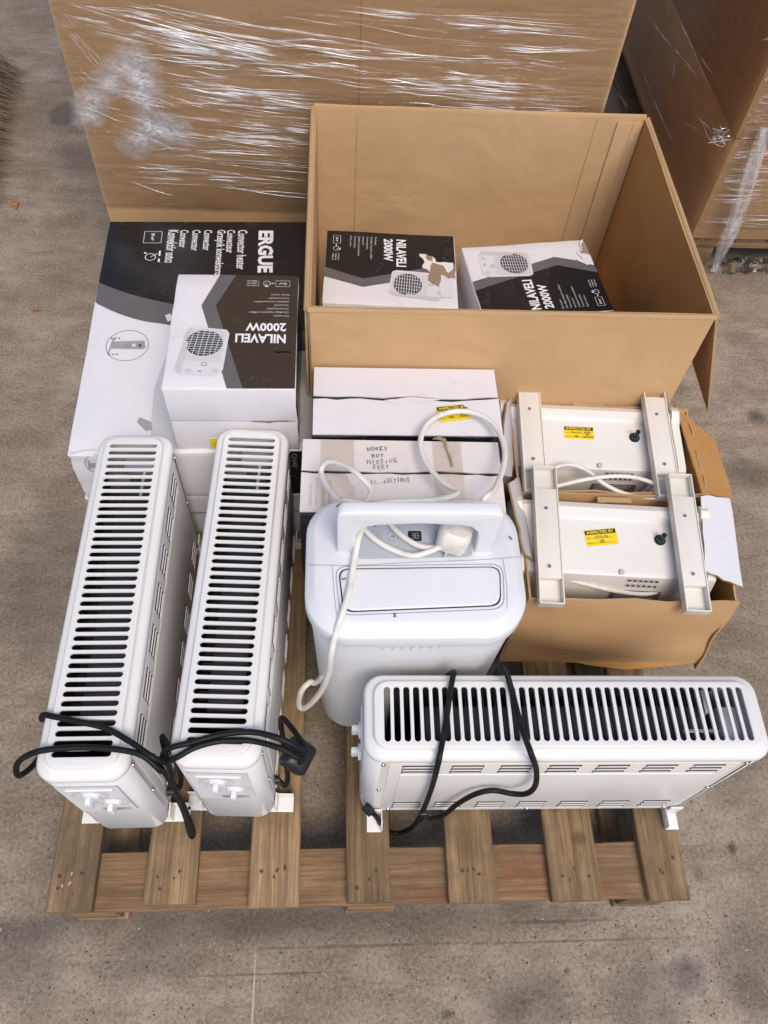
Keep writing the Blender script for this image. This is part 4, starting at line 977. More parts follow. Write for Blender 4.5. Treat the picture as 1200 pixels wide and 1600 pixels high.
stroke(b, [(-.172, -.011), (-.10, -.012), (0, -.006), (.10, -.002), (.172, .004)], .0010, zf(.0007)); stroke(b, [(-.133, -.011), (-.130, -.06), (-.126, -.098)], .0009, zf(.0007)); stroke(b, [(.142, -.000), (.143, -.05), (.139, -.088)], .0009, zf(.0007))
obj('seam_line', b, M['grey_seam'], dh, False)
# handle: an arch across the deck
b = NB(); hw, hh_, ht_ = .126, .118, .021
def arch(off, n=8):
    """outline of the arch in x-z, outside then inside"""
    o = [(-hw, -.001), (-hw, hh_-.012), (-hw+.003, hh_-.0045), (-hw+.010, hh_-.0008)] + [(-hw+.04+i*(2*hw-.08)/6, hh_) for i in range(7)] + [(hw-.010, hh_-.0008), (hw-.003, hh_-.0045), (hw, hh_-.012), (hw, -.001)]
    iw = hw-.030
    inn = [(iw, -.001), (iw, hh_-.070), (iw-.004, hh_-.054), (iw-.016, hh_-.040), (iw-.034, hh_-.035), (0, hh_-.030), (-iw+.034, hh_-.035), (-iw+.016, hh_-.040), (-iw+.004, hh_-.054), (-iw, hh_-.070), (-iw, -.001)]
    return o+inn
ol = arch(0)
def inset(P, k_):
    o = []; m_ = len(P)
    for i in range(m_):
        p0, p1, p2 = Vector(P[i-1]), Vector(P[i]), Vector(P[(i+1) % m_]); d0 = (p1-p0).normalized(); d1 = (p2-p1).normalized()
        n_ = Vector((d0.y+d1.y, -d0.x-d1.x)); n_.normalize(); c_ = max(.5, n_.dot(Vector((d0.y, -d0.x)))); o.append(tuple(p1+n_*(k_/c_)))
    return o
il = [inset(ol, .0009), inset(ol, .0028)]
Y0, Y1 = .012, .012+ht_
RG = [(il[1], Y0), (il[0], Y0+.0009), (ol, Y0+.0028), (ol, Y1-.0028), (il[0], Y1-.0009), (il[1], Y1)]
VV = [[b.verts.new((u, y0, DZ+v)) for u, v in P_] for P_, y0 in RG]
for A, B in zip(VV[:-1], VV[1:]):
    for j in range(len(ol)): b.faces.new((A[j], A[(j+1) % len(ol)], B[(j+1) % len(ol)], B[j]))
for P_, y0 in (RG[0], RG[-1]): fill(b, [P_], lambda u, v: Vector((u, y0, DZ+v)))
bmesh.ops.remove_doubles(b, verts=b.verts[:], dist=1e-5)
obj('handle', b, M['plastic_white'], dh, ang=40)
# control panel behind the handle
b = NB(); fill(b, [rpoly([(-.094, -.0005), (.094, .004), (.086, .082), (-.086, .080)], .010)], zf(.0006)); obj('control_panel', b, M['panel_grey'], dh, False)
def inkp(name, polys, mt, z=.0012):
    b_ = NB()
    for kind, *a in polys:
        if kind == 'f': fill(b_, [a[0]], zf(z))
        else: stroke(b_, a[0], a[1], zf(z), 0, kind == 'c')
    obj(name, b_, mt, dh, False)
dpt = lambda px, py: (lambda q: (q.x, q.y))(dl(px, py))
c0 = dpt(614, 838); c1 = dpt(648, 838); c2 = dpt(588, 838)
bt = []
for c in (c0, c2, dpt(688, 838)): bt.append(('c', rrect(.0165, .017, .003, 3, c[0], c[1]), .0008))
bt += [('f', [(c0[0]-.004, c0[1]-.003), (c0[0]+.004, c0[1]-.003), (c0[0], c0[1]+.004)]), ('c', ell(c2[0], c2[1], .004, .004, 14), .001)]
cp = dpt(586, 817); bt += [('s', [(cp[0]+.003*math.sin(R(a)), cp[1]+.003*math.cos(R(a))) for a in range(40, 330, 20)], .0008), ('s', [(cp[0], cp[1]+.001), (cp[0], cp[1]+.004)], .0008)]
inkp('button_marks', bt, M['grey_seam'])
inkp('display', [('f', rrect(.022, .019, .002, 3, c1[0], c1[1]))], M['black_plastic'])
sg = []
for ox in (-.0055, .0015):
    X, Y = c1[0]+ox, c1[1]-.005
    sg += [('s', [(X, Y), (X+.004, Y)], .0009), ('s', [(X, Y+.005), (X+.004, Y+.005)], .0009), ('s', [(X, Y+.010), (X+.004, Y+.010)], .0009), ('s', [(X+.0045, Y), (X+.0045, Y+.010)], .0009)]
    if ox > 0: sg += [('s', [(X-.0005, Y), (X-.0005, Y+.010)], .0009)]
inkp('digits', sg, M['grey_seam'], .0017)
inkp('lamp', [('f', ell(dpt(586, 822)[0], dpt(586, 822)[1], .0018, .0018, 10)), ('f', ell(dpt(680, 819)[0], dpt(680, 819)[1], .0018, .0018, 10))], M['black_ink'])
# drip of worn gloss along the lip
b = NB()
for i in range(7): disc(b, (-.05+i*.015, -.1292+.0002*i*i*.3, DZ-.062), .004, (0, -1, 0), .0004, 8)
obj('embossed_dots', b, M['plastic_lid'], dh)
# cord
ZD = D+DZ
b = NB()
cords = [
 [at(690, 853, 2, ZD+.022), at(672, 861, 2, ZD+.012), at(645, 868, 2, ZD+.008), at(612, 858, 2, ZD+.007), at(585, 842, 2, ZD+.007), at(567, 824, 2, ZD+.009), (.560, .505, ZD+.012), (.565, .532, ZD+.016), at(580, 768, 2, ZD+.0), at(560, 742, 2, .668), at(535, 726, 2, .655), at(513, 722, 2, .640), at(502, 735, 2, .625), at(508, 755, 2, .630), at(527, 778, 2, .655), (.548, .545, ZD+.016), (.600, .530, ZD+.018), at(606, 812, 2, ZD+.008), at(622, 832, 2, ZD+.008), at(648, 850, 2, ZD+.008), at(675, 856, 2, ZD+.010), at(700, 850, 2, ZD+.014)],
 [at(571, 818, 2, ZD+.075), at(562, 835, 2, ZD+.040), at(556, 862, 2, ZD+.013), at(551, 890, 2, ZD+.010), at(545, 925, 2, ZD+.010), at(533, 965, 2, ZD+.006), at(524, 992, 2, ZD-.016), at(518, 1020, 1, .298), at(514, 1050, 1, .298), at(503, 1078, 1, .300), at(488, 1097, 1, .305), at(474, 1107, 1, .310), at(467, 1100, 1, .315), at(471, 1080, 1, .322), at(484, 1066, 1, .330), at(500, 1060, 1, .350), (.55, .50, .24)],
 [at(571, 818, 2, ZD+.075), (.570, .500, ZD+.055), (.600, .530, ZD+.035), (.690, .560, ZD-.002), at(715, 770, 2, .640), at(690, 752, 2, .625), at(665, 722, 2, .612), at(657, 690, 2, .606), at(668, 662, 2, .604), at(695, 646, 2, .603), at(730, 643, 2, .604), at(762, 655, 2, .606), at(782, 680, 2, .609), at(789, 708, 2, .615), at(784, 738, 2, .628), at(772, 765, 2, .645), (.775, .565, ZD-.01), (.780, .575, ZD-.10)]]
rads = (.0049, .0052, .0053)
for P, r_ in zip(cords, rads): tube(b, loc(dh, P), r_, 10, 8)
obj('power_cord', b, M['cord_white'], dh)
q = Matrix.Translation(dl(710, 836, ZD+.028)) @ Matrix.Rotation(R(-14), 4, 'Z') @ Matrix.Rotation(R(-12), 4, 'X') @ Matrix.Rotation(R(8), 4, 'Y')
b = NB(); loft(b, [[q @ Vector((x, y, z_)) for x, y in rrect(w, d, r, 5)] for z_, w, d, r in ((-.020, .046, .046, .010), (-.017, .050, .049, .012), (.006, .052, .050, .014), (.016, .050, .047, .016), (.020, .044, .040, .016))])
pl = obj('plug', b, M['plug_white'], dh, ang=40)
b = NB()
for (x, y, w, d) in ((-.004, -.020, .004, .008), (-.018, .004, .0063, .004)): bx(b, x-w/2, x+w/2, y-d/2, y+d/2, -.036, -.0195, .0006, mat=q)
obj('pins', b, M['pale_metal'], pl)
# small dead insects
for (px, py, rz_, on, z, lab) in ((537, 905, .3, 'cord', ZD+.0135, 'tiny dark insect on the white cord crossing the lid'), (617, 962, 1.5, 'lip', ZD+.0018, 'tiny dark insect on the front edge below the tank lid'),
                              (528, 790, .9, 'handle', ZD+.121, 'tiny dark insect on the corner of the dehumidifier handle'), (798, 841, 2.2, 'deck', ZD+.002, 'tiny dark insect beside the handle near the brown heater box')):
    p = at(px, py, 2, z); t = thing('insect', lab, 'insect', p, rz_, 'small dark insects on the dehumidifier')
    b = NB()
    for (cx, r1, r2) in ((-.0016, .0022, .0011), (.0014, .0014, .0010), (.0032, .0008, .0008)):
        bmesh.ops.create_uvsphere(b, u_segments=8, v_segments=6, radius=1, matrix=Matrix.Translation((cx, 0, .0008)) @ Matrix.Diagonal((r1, r2, .0009, 1)))
    obj('body', b, M['insect'], t)
    b = NB()
    for s in (-1, 1):
        for k_ in (-.001, .001, .0024): tube(b, [(k_, 0, .0008), (k_*1.5, s*.0018, .0014), (k_*2.0, s*.0032, .0001)], .00018, 5, 3)
    obj('legs', b, M['insect'], t)

# ------------------------------------------------------------------ opened heater cartons with upside-down heaters
GO = 'opened cartons with upside-down heaters'
def qwall(t, name, P, mt, bulge, seed, n=12, th=.004):
    """crumpled board wall from four local corners (bottom two, top two)"""
    b = NB(); rnd = random.Random(seed); P = [Vector(p) for p in P]; nr = (P[1]-P[0]).cross(P[3]-P[0]).normalized(); A = [[], []]
    f1, f2 = rnd.uniform(0, 6), rnd.uniform(0, 6)
    for j in range(n+1):
        for i in range(n+1):
            u, v = i/n, j/n; q = (P[0]*(1-u)+P[1]*u)*(1-v)+(P[3]*(1-u)+P[2]*u)*v
            o = -bulge*math.sin(PI*u)*math.sin(PI*v)+.0040*math.sin(v*9+u*4+f1)*math.sin(PI*v)+.0016*math.sin(u*13+f2)*v
            dz = rnd.uniform(-.004, .003) if j == n else 0
            q = q+nr*o+Vector((0, 0, dz)); A[0].append(b.verts.new(q)); A[1].append(b.verts.new(q-nr*th))
    m = n+1
    for j in range(n):
        for i in range(n):
            a = j*m+i; b.faces.new((A[0][a], A[0][a+1], A[0][a+m+1], A[0][a+m])); f = b.faces.new((A[1][a], A[1][a+m], A[1][a+m+1], A[1][a+1])); f.material_index = 1
    for idx in (list(range(m)), [n*m+i for i in range(m)], [j*m for j in range(m)], [j*m+n for j in range(m)]):
        for a, c in zip(idx[:-1], idx[1:]): b.faces.new((A[0][a], A[0][c], A[1][c], A[1][a])).material_index = 2
    return obj(name, b, [mt, M['kraft_orange'], M['kraft_edge']], t, ang=50)
def open_box(label, location, rz, w, d, h, front, seed):
    t = thing('opened_heater_carton', label, 'box', location, rz, GO)
    if front: qwall(t, 'front_wall', [(-.004, .004, .012), (w+.040, .002, .012), (w, 0, h), (0, 0, h)], M['kraft'], -.018, seed)
    else: panel('front_wall', M['kraft_orange'], (0, 0, 0), (1, 0, 0), (0, 0, 1), w, h, .004, (0, 1, 0), seed, .0, t, wavy=.008)
    panel('rear_wall', M['kraft'], (0, d-.004, 0), (1, 0, 0), (0, 0, 1), w, h+.006, .004, (0, 1, 0), seed+1, .0, t, wavy=.006)
    panel('left_wall', M['kraft_orange'], (0, .004, 0), (0, 1, 0), (0, 0, 1), d-.008, h, .004, (1, 0, 0), seed+2, .0, t)
    qwall(t, 'right_wall', [(w+(.040 if front else 0), -.006, 0), (w+(.022 if front else 0), d-.004, 0), (w+.002, d-.004, h), (w-.001, .004, h)], M['black_print'], .004, seed+3)
    b = NB(); bx(b, .004, w-.004, .004, d-.004, .001, .005); obj('carton_floor', b, M['kraft_orange'], t)
    return t
ob1 = open_box('opened brown carton at the pallet corner holding the front upside-down heater', (.882, .470, D+.0006), R(-1.5), .398, .236, .318, True, 40)
ob2 = open_box('opened carton against the big box holding the rear upside-down heater', (.890, .712, D+.0006), R(-1.5), .392, .222, .318, False, 50)
# flaps
def flap(t, name, pts, mt, th=.004):
    """board with four corners given in world space"""
    P = loc(t, pts); nrm = (P[1]-P[0]).cross(P[3]-P[0]).normalized()
    b = NB(); n = 6; A = [[], []]; rnd = random.Random(len(name)+int(P[0].x*1e3))
    for j in range(n+1):
        for i in range(n+1):
            u, v = i/n, j/n; q = (P[0]*(1-u)+P[1]*u)*(1-v)+(P[3]*(1-u)+P[2]*u)*v + nrm*.004*math.sin(PI*v)*math.sin(2*u)
            if j == n or i in (0, n): q = q+Vector((rnd.uniform(-1, 1), rnd.uniform(-1, 1), rnd.uniform(-1, 1)))*.0018
            A[0].append(b.verts.new(q)); A[1].append(b.verts.new(q-nrm*th))
    m = n+1
    for j in range(n):
        for i in range(n):
            a = j*m+i; b.faces.new((A[0][a], A[0][a+1], A[0][a+m+1], A[0][a+m])); b.faces.new((A[1][a], A[1][a+m], A[1][a+m+1], A[1][a+1])).material_index = 1
    for idx in (list(range(m)), [n*m+i for i in range(m)], [j*m for j in range(m)], [j*m+n for j in range(m)]):
        for a, c in zip(idx[:-1], idx[1:]): b.faces.new((A[0][a], A[0][c], A[1][c], A[1][a])).material_index = 1
    return obj(name, b, [mt, M['kraft_edge']], t, ang=50)
zf_ = D+.318
flap(ob2, 'flap', [at(1056, 633, 2, zf_+.002), at(1098, 772, 2, zf_), at(1146, 780, 2, zf_-.012), at(1118, 690, 2, zf_-.012)], M['kraft_orange'])
flap(ob1, 'flap', [at(1160, 917, 2, zf_+.004), at(1142, 779, 2, zf_+.006), at(1095, 775, 2, zf_+.026), at(1103, 893, 2, zf_+.018)], M['white_print'])
flap(ob2, 'flap', [at(801, 745, 2, zf_), at(800, 618, 2, zf_), at(791, 628, 2, zf_+.035), at(786, 742, 2, zf_+.030)], M['light_print'])
flap(ob1, 'flap', [at(838, 880, 2, zf_-.01), at(812, 745, 2, zf_), at(796, 755, 2, zf_+.03), at(820, 862, 2, zf_+.045)], M['light_print'])
flap(ob2, 'tab', [at(897, 622, 2, zf_+.012), at(944, 623, 2, zf_+.012), at(945, 638, 2, zf_+.005), at(896, 637, 2, zf_+.005)], M['white_print'], .001)
flap(ob1, 'tab', [at(934, 776, 2, zf_+.012), at(985, 777, 2, zf_+.012), at(988, 786, 2, zf_+.004), at(932, 785, 2, zf_+.004)], M['white_print'], .001)
# ragged bottom flap sticking out under the front carton
P = [at(x, y, 2, D+.012) for x, y in ((800, 1003), (838, 1014), (880, 1022), (925, 1030), (975, 1036), (1040, 1030), (1097, 1026))]
Q = [at(x, y, 2, D+.006) for x, y in ((800, 1013), (836, 1024), (878, 1031), (922, 1040), (978, 1047), (1042, 1041), (1096, 1036))]
b = NB(); P = loc(ob1, P); Q = loc(ob1, Q)
dz = Vector((0, 0, .0025)); loft(b, [[Q[i], P[i], P[i]+dz, Q[i]+dz] for i in range(7)])
obj('bottom_flap', b, M['kraft_orange'], ob1)

def flipped_heater(label, location, rz, head_lines, st_rot, seed):
    t = thing('upturned_convector_heater', label, 'heater', location, rz, 'upside-down heaters in cartons', R(6.5))
    # local: x along length, centre; y depth; z=0 at the heater's (now lower) top edge
    L_ = .352; H_ = .292
    prof = [(.088, 0), (.092, .20), (.092, H_-.046), (.091, H_-.024), (.083, H_-.007), (.070, H_), (.058, H_-.003), (.051, H_-.010), (.047, H_-.0115), (-.056, H_-.0115), (-.066, H_-.015), (-.080, H_-.050), (-.088, H_-.11), (-.090, .1), (-.088, 0)]
    b = NB(); rg = []
    for x in (-L_/2, -L_/2+.004, L_/2-.004, L_/2):
        k_ = .985 if abs(x) > L_/2-.001 else 1
        rg.append([(x, y*k_, z*k_+(1-k_)*.14) for y, z in prof])
    loft(b, rg); obj('body', b, M['cream_metal'], t, ang=25)
    for s in (-1, 1):
        b = NB(); q = []
        for x, k_ in ((s*(L_/2+.0005), 1.03), (s*(L_/2+.016), 1.03), (s*(L_/2+.022), .95)):
            q.append([(x, y*k_, (z-.14)*k_+.143) for y, z in prof])
        loft(b, q); obj('end_cap', b, M['cream'], t, ang=35)
    # feet: moulded trays across the depth
    for s, xo in ((-1, -.134), (1, .136)):
        b = NB(); fw, fl_, z0, z1 = .0465, .286, H_+.006, H_+.027
        bx(b, xo-fw/2, xo+fw/2, -fl_/2, fl_/2, z0, z0+.004, .0006)
        for x0 in (xo-fw/2, xo+fw/2-.0025): bx(b, x0, x0+.0025, -fl_/2, fl_/2, z0+.004, z1, .0006)
        for y0 in (-fl_/2, fl_/2-.0025): bx(b, xo-fw/2+.0025, xo+fw/2-.0025, y0, y0+.0025, z0+.004, z1-.0005, .0005)
        bx(b, xo-fw/2+.0025, xo+fw/2-.0025, -.093, .093, z0+.004, z1-.002, .0012)
        f_ = obj('foot', b, M['cream'], t, ang=30)
        b = NB()
        for y in (-.070, .050):
            disc(b, (xo-.002, y, z1-.0018), .0058, (0, 0, 1), .0004, 14, 1); disc(b, (xo-.002, y, z1-.0013), .0040, (0, 0, 1), .001, 12)
        obj('screws', b, [M['metal'], M['cream']], f_, kind='stuff')
        b = NB(); bx(b, xo-.018, xo+.018, -.06, .06, H_-.006, z0, .001); obj('foot_block', b, M['cream'], f_)
    # tip-over switch
    b = NB(); kx, ky, kz = .094, .012, H_-.0113
    tube(b, [(kx, ky, kz), (kx, ky, kz+.003)], .011, 16, spline=False); tube(b, [(kx, ky, kz+.003), (kx, ky, kz+.007)], .0085, 16, spline=False, mi=1); tube(b, [(kx, ky, kz+.007), (kx, ky, kz+.026)], .0048, 14, spline=False); obj('switch_button', b, [M['black_plastic'], plastic('dark_green_nut'+str(seed), (.02, .06, .05), .4)], t)
    # vent slots on the sloping front
    b = NB(); n_ = Vector((0, -.040, .014)).normalized(); sl = Vector((0, -.014, -.040)).normalized(); nn = Vector((0, -.944, .33))
    for r_ in range(2):
        for c_ in range(6):
            o0 = Vector((.030+c_*.0105, -.0682, H_-.018))+sl*(r_*.0145)+nn*.0008
            for (a, h_, mi, lift) in ((.0042, .0105, 0, 0), (.0028, .0045, 1, .0006)):
                ox = 0 if mi == 0 else .0006
                vs = [o0+Vector((u*a+ox, 0, 0))+sl*(v*h_)+nn*lift for u, v in ((-1, 0), (1, 0), (1, 1), (-1, 1))]
                if mi: vs = [v+sl*.003 for v in vs]
                b.faces.new([b.verts.new(v) for v in vs]).material_index = mi
    obj('vent_slots', b, [M['light_print'], M['dark_gap']], t, False)
    b = NB(); fill(b, [[(.006, 0), (.100, 0), (.100, .030), (.006, .030)]], lambda u, v: Vector((u, -.0682, H_-.018))+sl*(.034+v)+nn*.0012); obj('rating_label', b, M['grey_print'], t, False)
    b = NB()
    for i in range(5): stroke(b, [(.012, .004+i*.0052), (.090-.007*(i % 3), .004+i*.0052)], .0013, lambda u, v: Vector((u, -.0682, H_-.018))+sl*(.034+v)+nn*.0018)
    obj('small_print', b, M['light_print'], t, False)
    b = NB(); disc(b, (.012, -.060, H_-.0085), .0052, (0, -.5, 1), .0008, 14); obj('dimple', b, M['mid_print'], t)
    # inspection sticker
    ca, sa = math.cos(st_rot), math.sin(st_rot)
    ox, oy = (-.050, -.010) if seed == 1 else (-.056, .004)
    sticker(t, lambda u, v, z: Vector((ox+u*ca-v*sa, oy+u*sa+v*ca, H_-.0113+z)), .064, .030 if seed == 2 else .034, 'INSPECTED BY', head_lines)
    return t
def bodyz(px, py): return at(px, py, 2, .46)
fh1 = flipped_heater('upside-down cream heater in the front opened carton, sticker slightly tilted', (1.062, .620, D+.0065+.034), R(-3.5), LN+[('13/11/24', .30, .46, .16, .42, .0009), ('MB', .42, .15, .2, .16, .0009)], R(9), 1)
fh2 = flipped_heater('upside-down cream heater in the rear opened carton, sticker straight', (1.063, .872, D+.0065+.030), R(-2.3), LN+[('12/11/24', .22, .44, .17, .36, .0009), ('WORKS', .66, .50, .14, .26, .0008), ('BUT', .72, .30, .14, .16, .0008), ('CRACKED', .60, .10, .15, .36, .0008), ('MB', .34, .12, .18, .14, .0009)], R(0), 2)
def wcord(t, pts, r=.0045):
    b = NB(); tube(b, loc(t, pts), r, 10, 8); obj('power_cord', b, M['cord_white'], t)
z_ = .462
wcord(fh2, [(.935, .72, .40), at(812, 772, 2, .44), at(824, 755, 2, .455), at(850, 738, 2, z_), at(885, 726, 2, z_+.012), at(915, 734, 2, z_+.010), at(945, 757, 2, z_), at(985, 774, 2, z_-.004), at(1045, 781, 2, z_-.006), (1.22, .70, .42)])
wcord(fh2, [(.935, .70, .40), at(812, 782, 2, .435), at(826, 768, 2, .455), at(860, 762, 2, z_), at(910, 750, 2, z_+.016), at(960, 744, 2, z_+.014), at(1000, 748, 2, z_+.004), at(1040, 764, 2, z_-.004), (1.23, .72, .43)])
wcord(fh2, [at(1010, 735, 2, .44), at(1018, 742, 2, .436), at(1018, 756, 2, .42), at(1005, 770, 2, .40)])
wcord(fh1, [(.905, .52, .34), at(836, 893, 2, .415), at(870, 901, 2, .43), at(920, 914, 2, .425), at(965, 924, 2, .415), at(1010, 928, 2, .41), at(1045, 918, 2, .415), at(1066, 908, 2, .425), (1.215, .53, .40)])
wcord(fh1, [at(1050, 892, 2, .432), at(1058, 898, 2, .436), at(1062, 910, 2, .425), at(1058, 918, 2, .40)])
wcord(fh1, [(.90, .60, .40), at(826, 850, 2, .42), at(822, 822, 2, .45), at(818, 790, 2, .45), (.90, .68, .40)], .006)

# ------------------------------------------------------------------ wrapped stock behind
def wrapped_carton(name, label, c0, w, d, h, mt, group):
    t = thing(name, label, 'box', c0, 0, group)
    b = NB(); bx(b, 0, w, 0, d, 0, h, .004, 2); obj('carton_body', b, M[mt], t, ang=50)
    return t
YB = 1.640
big = wrapped_carton('wrapped_carton', 'huge brown carton under clear stretch film behind the open box', (-.082, YB, .001), 1.243, 1.5, 2.1, 'kraft', None)  # height out of view raised so it blocks sky and darkens the gap
b = NB(); bx(b, .655, .657, -.0016, .001, .02, 2.08, 0); obj('score_line', b, M['kraft_orange'], big)
def film_sheet(parent, fn, w, h, seed, lift=.006, nx=90, nz=110):
    b = NB(); rnd = random.Random(seed)
    rid = [(rnd.uniform(-.1, h), rnd.uniform(-.28, .04), rnd.uniform(.004, .014), rnd.uniform(.3, 1), rnd.uniform(0, 6)) for _ in range(46)]
    V = []
    for j in range(nz+1):
        for i in range(nx+1):
            u, v = w*i/nx, h*j/nz; o = 0
            for z0, s, wd, am, ph in rid:
                e = (v-(z0-s*(u)))/wd
                if abs(e) < 3: o += am*.004*math.exp(-e*e)*(.6+.4*math.sin(u*9+ph))
            V.append(b.verts.new(fn(u, v, lift+o)))
    m = nx+1
    for j in range(nz):
        for i in range(nx): b.faces.new((V[j*m+i], V[j*m+i+1], V[j*m+m+i+1], V[j*m+m+i]))
    return obj('stretch_film', b, M['film'], parent, ang=80)
def folds(parent, fn, lines, seed, name='film_folds'):
    b = NB(); rnd = random.Random(seed); th = []
    for (u0, v0, u1, v1, wd, ht, wob) in lines:
        n = 20; L = []
        ph = rnd.uniform(0, 6); lf = .0075+rnd.uniform(0, .003); tk = rnd.uniform(.45, 1)
        for i in range(n+1):
            t = i/n; u = u0+(u1-u0)*t; v = v0+(v1-v0)*t+wob*math.sin(t*PI)+.002*math.sin(t*9+ph)
            k_ = math.sin(PI*min(1, max(0, t)))**.6; w_ = wd*(.3+.7*k_)*(.75+.25*math.sin(t*23+ph))
            row = []
            for (f, q) in ((-.5, 0), (-.2, .8), (.08, 1), (.3, .55), (.5, 0)):
                row.append(b.verts.new(fn(u, v+w_*f, lf+ht*k_*q))); th.append(q*k_*tk)
            L.append(row)
        for A, B in zip(L[:-1], L[1:]):
            for j in range(4): b.faces.new((A[j], A[j+1], B[j+1], B[j]))
    o = obj(name, b, M['film_fold'], parent, ang=180, kind='stuff')
    at_ = o.data.attributes.new('thick', 'FLOAT', 'POINT'); at_.data.foreach_set('value', th)
    return o
def ploc(px, py): q = loc(big, [at(px, py, 1, YB-.006)])[0]; return q.x, q.z
fnb = lambda u, v, o: Vector((u, -o, v))
zb0 = ploc(300, 300)[1]
film_sheet(big, lambda u, v, o: fnb(u+.004, v+zb0-.05, o), 1.235, 1.42, 3)
L = []; rf = random.Random(11)
def bundle(n, x0, x1, y0, y1, ln, sl, jit, wd=(.0016, .0050)):
    for _ in range(n//2):
        px = rf.uniform(x0, x1); py = rf.uniform(y0, y1); l_ = rf.uniform(*ln)*1.25; s_ = sl+rf.uniform(-jit, jit)*.7; wob = rf.uniform(-.008, .008)
        for q in range(rf.choice((1, 2, 3, 4, 5))):
            dx = rf.uniform(-25, 40); dy = q*rf.uniform(2.2, 5.5); l2 = l_*rf.uniform(.5, 1.05)
            a = ploc(px+dx, py+dy+dx*s_); c = ploc(px+dx+l2, py+dy+(dx+l2)*(s_+rf.uniform(-.012, .012)))
            if c[0] > 1.234 or a[0] < .004: continue
            L.append((a[0], a[1], c[0], c[1], rf.uniform(*wd)*rf.choice((.7, 1, 1, 1.8)), rf.uniform(.001, .003), wob+rf.uniform(-.002, .002)))
bundle(34, 90, 240, 0, 40, (120, 380), .22, .10); bundle(14, 150, 260, 30, 95, (100, 260), .16, .10); bundle(50, 240, 330, 85, 215, (120, 260), .10, .08)
bundle(34, 160, 330, 215, 285, (90, 300), .07, .06); bundle(26, 380, 640, 0, 90, (120, 380), .10, .08); bundle(44, 600, 780, 20, 165, (80, 220), .06, .10); bundle(20, 420, 700, 90, 160, (100, 240), .10, .1)
bundle(16, 82, 110, 5, 80, (20, 60), 1.2, .3); bundle(16, 100, 200, 120, 260, (40, 120), .3, .2)
folds(big, fnb, L, 5)
# crumpled, clinging patch of film
b = NB(); rc = random.Random(8)
poly = [(188, 85), (216, 78), (238, 105), (243, 150), (232, 175), (285, 195), (292, 212), (240, 214), (214, 235), (196, 225), (222, 190), (216, 150), (196, 120), (160, 150), (150, 182), (128, 186), (126, 160), (150, 130)]
pp = [ploc(*p) for p in poly]
def inside(x, y):
    c = False
    for i in range(len(pp)):
        (x1, y1), (x2, y2) = pp[i-1], pp[i]
        if (y1 > y) != (y2 > y) and x < (x2-x1)*(y-y1)/(y2-y1)+x1: c = not c
    return c
x0, x1 = min(p[0] for p in pp), max(p[0] for p in pp); y0, y1 = min(p[1] for p in pp), max(p[1] for p in pp)
st_ = .0055; nx = int((x1-x0)/st_); ny = int((y1-y0)/st_); G = {}; TH_ = []
def edge_d(x, y):
    m_ = 9
    for i in range(len(pp)):
        a_, c_ = Vector(pp[i-1]), Vector(pp[i]); d_ = c_-a_; t_ = max(0, min(1, (Vector((x, y))-a_).dot(d_)/d_.length_squared)); m_ = min(m_, (a_+d_*t_-Vector((x, y))).length)
    return m_
for i in range(-6, nx+7):
    for j in range(-6, ny+7):
        x, y = x0+i*st_, y0+j*st_; d_ = edge_d(x, y)*(1 if inside(x, y) else -1)
        if d_ > -.03:
            G[i, j] = b.verts.new(fnb(x+rc.uniform(-.001, .001), y+rc.uniform(-.001, .001), .0115+rc.uniform(0, .0016)+.003*math.sin(x*90+y*40)*math.sin(y*70-x*30))); TH_.append(max(0, min(1, (d_+.03)/.055)))
for (i, j) in list(G):
    if all(kk in G for kk in ((i+1, j), (i+1, j+1), (i, j+1))): b.faces.new((G[i, j], G[i+1, j], G[i+1, j+1], G[i, j+1]))
o = obj('crumpled_film', b, M['film_cloud'], big, ang=60); a_ = o.data.attributes.new('thick', 'FLOAT', 'POINT'); a_.data.foreach_set('value', TH_)

# right-hand wrapped stack on its own pallet
YS = 1.90; XS = 1.652
p2 = thing('wooden_pallet', 'pale wooden pallet under the wrapped boxes behind the open box', 'pallet', (XS+.004, YS+.012, 0))
for i in range(7):
    b = NB(); bx(b, i*.155, i*.155+.10, 0, 3.2, .122, .143, .002); obj('deck_board', b, M['wood'], p2)
for y in (0.002, 1.5, 3.0):
    b = NB(); bx(b, 0, 1.03, y, y+.098, .1, .1218, .002); obj('stringer_board', b, M['wood_x'], p2)
    for x in (.005, .46, .93):
        b = NB(); bx(b, x, x+.095, y+.003, y+.095, .0225, .0998, .002); obj('block', b, M['wood_x'], p2)
for x in (.003, .458, .928):
    b = NB(); bx(b, x, x+.1, .004, 3.15, .001, .022, .002); obj('bottom_board', b, M['wood'], p2)
zs = at(1115, 215, 1, YS).z
GS = 'boxes of the wrapped stack'
s1 = wrapped_carton('stacked_carton', 'brown carton at the bottom of the wrapped stack on its pallet', (XS, YS, D+.001), 1.05, 3.4, zs-D-.004, 'kraft', GS)
s2 = wrapped_carton('stacked_carton', 'brown carton on top of another in the wrapped stack', (XS-.004, YS-.004, zs), 1.06, 3.4, 1.7, 'kraft', GS)  # unseen upper height added to deepen the shade beside the stack
wr = thing('stretch_wrap', 'clear stretch film around the stacked boxes with a twisted tail to the floor', 'film', (XS, YS, 0), 0)
film_sheet(wr, lambda u, v, o: Vector((u, -o-.006, v+.16)), 1.04, 1.6, 21, .004, 60, 70)
film_sheet(wr, lambda u, v, o: Vector((-o-.008, u, v+.16)), 3.3, 1.6, 23, .004, 60, 70)
def sloc(px, py): q = loc(wr, [at(px, py, 1, YS-.008)])[0]; return q.x, q.z
L = []
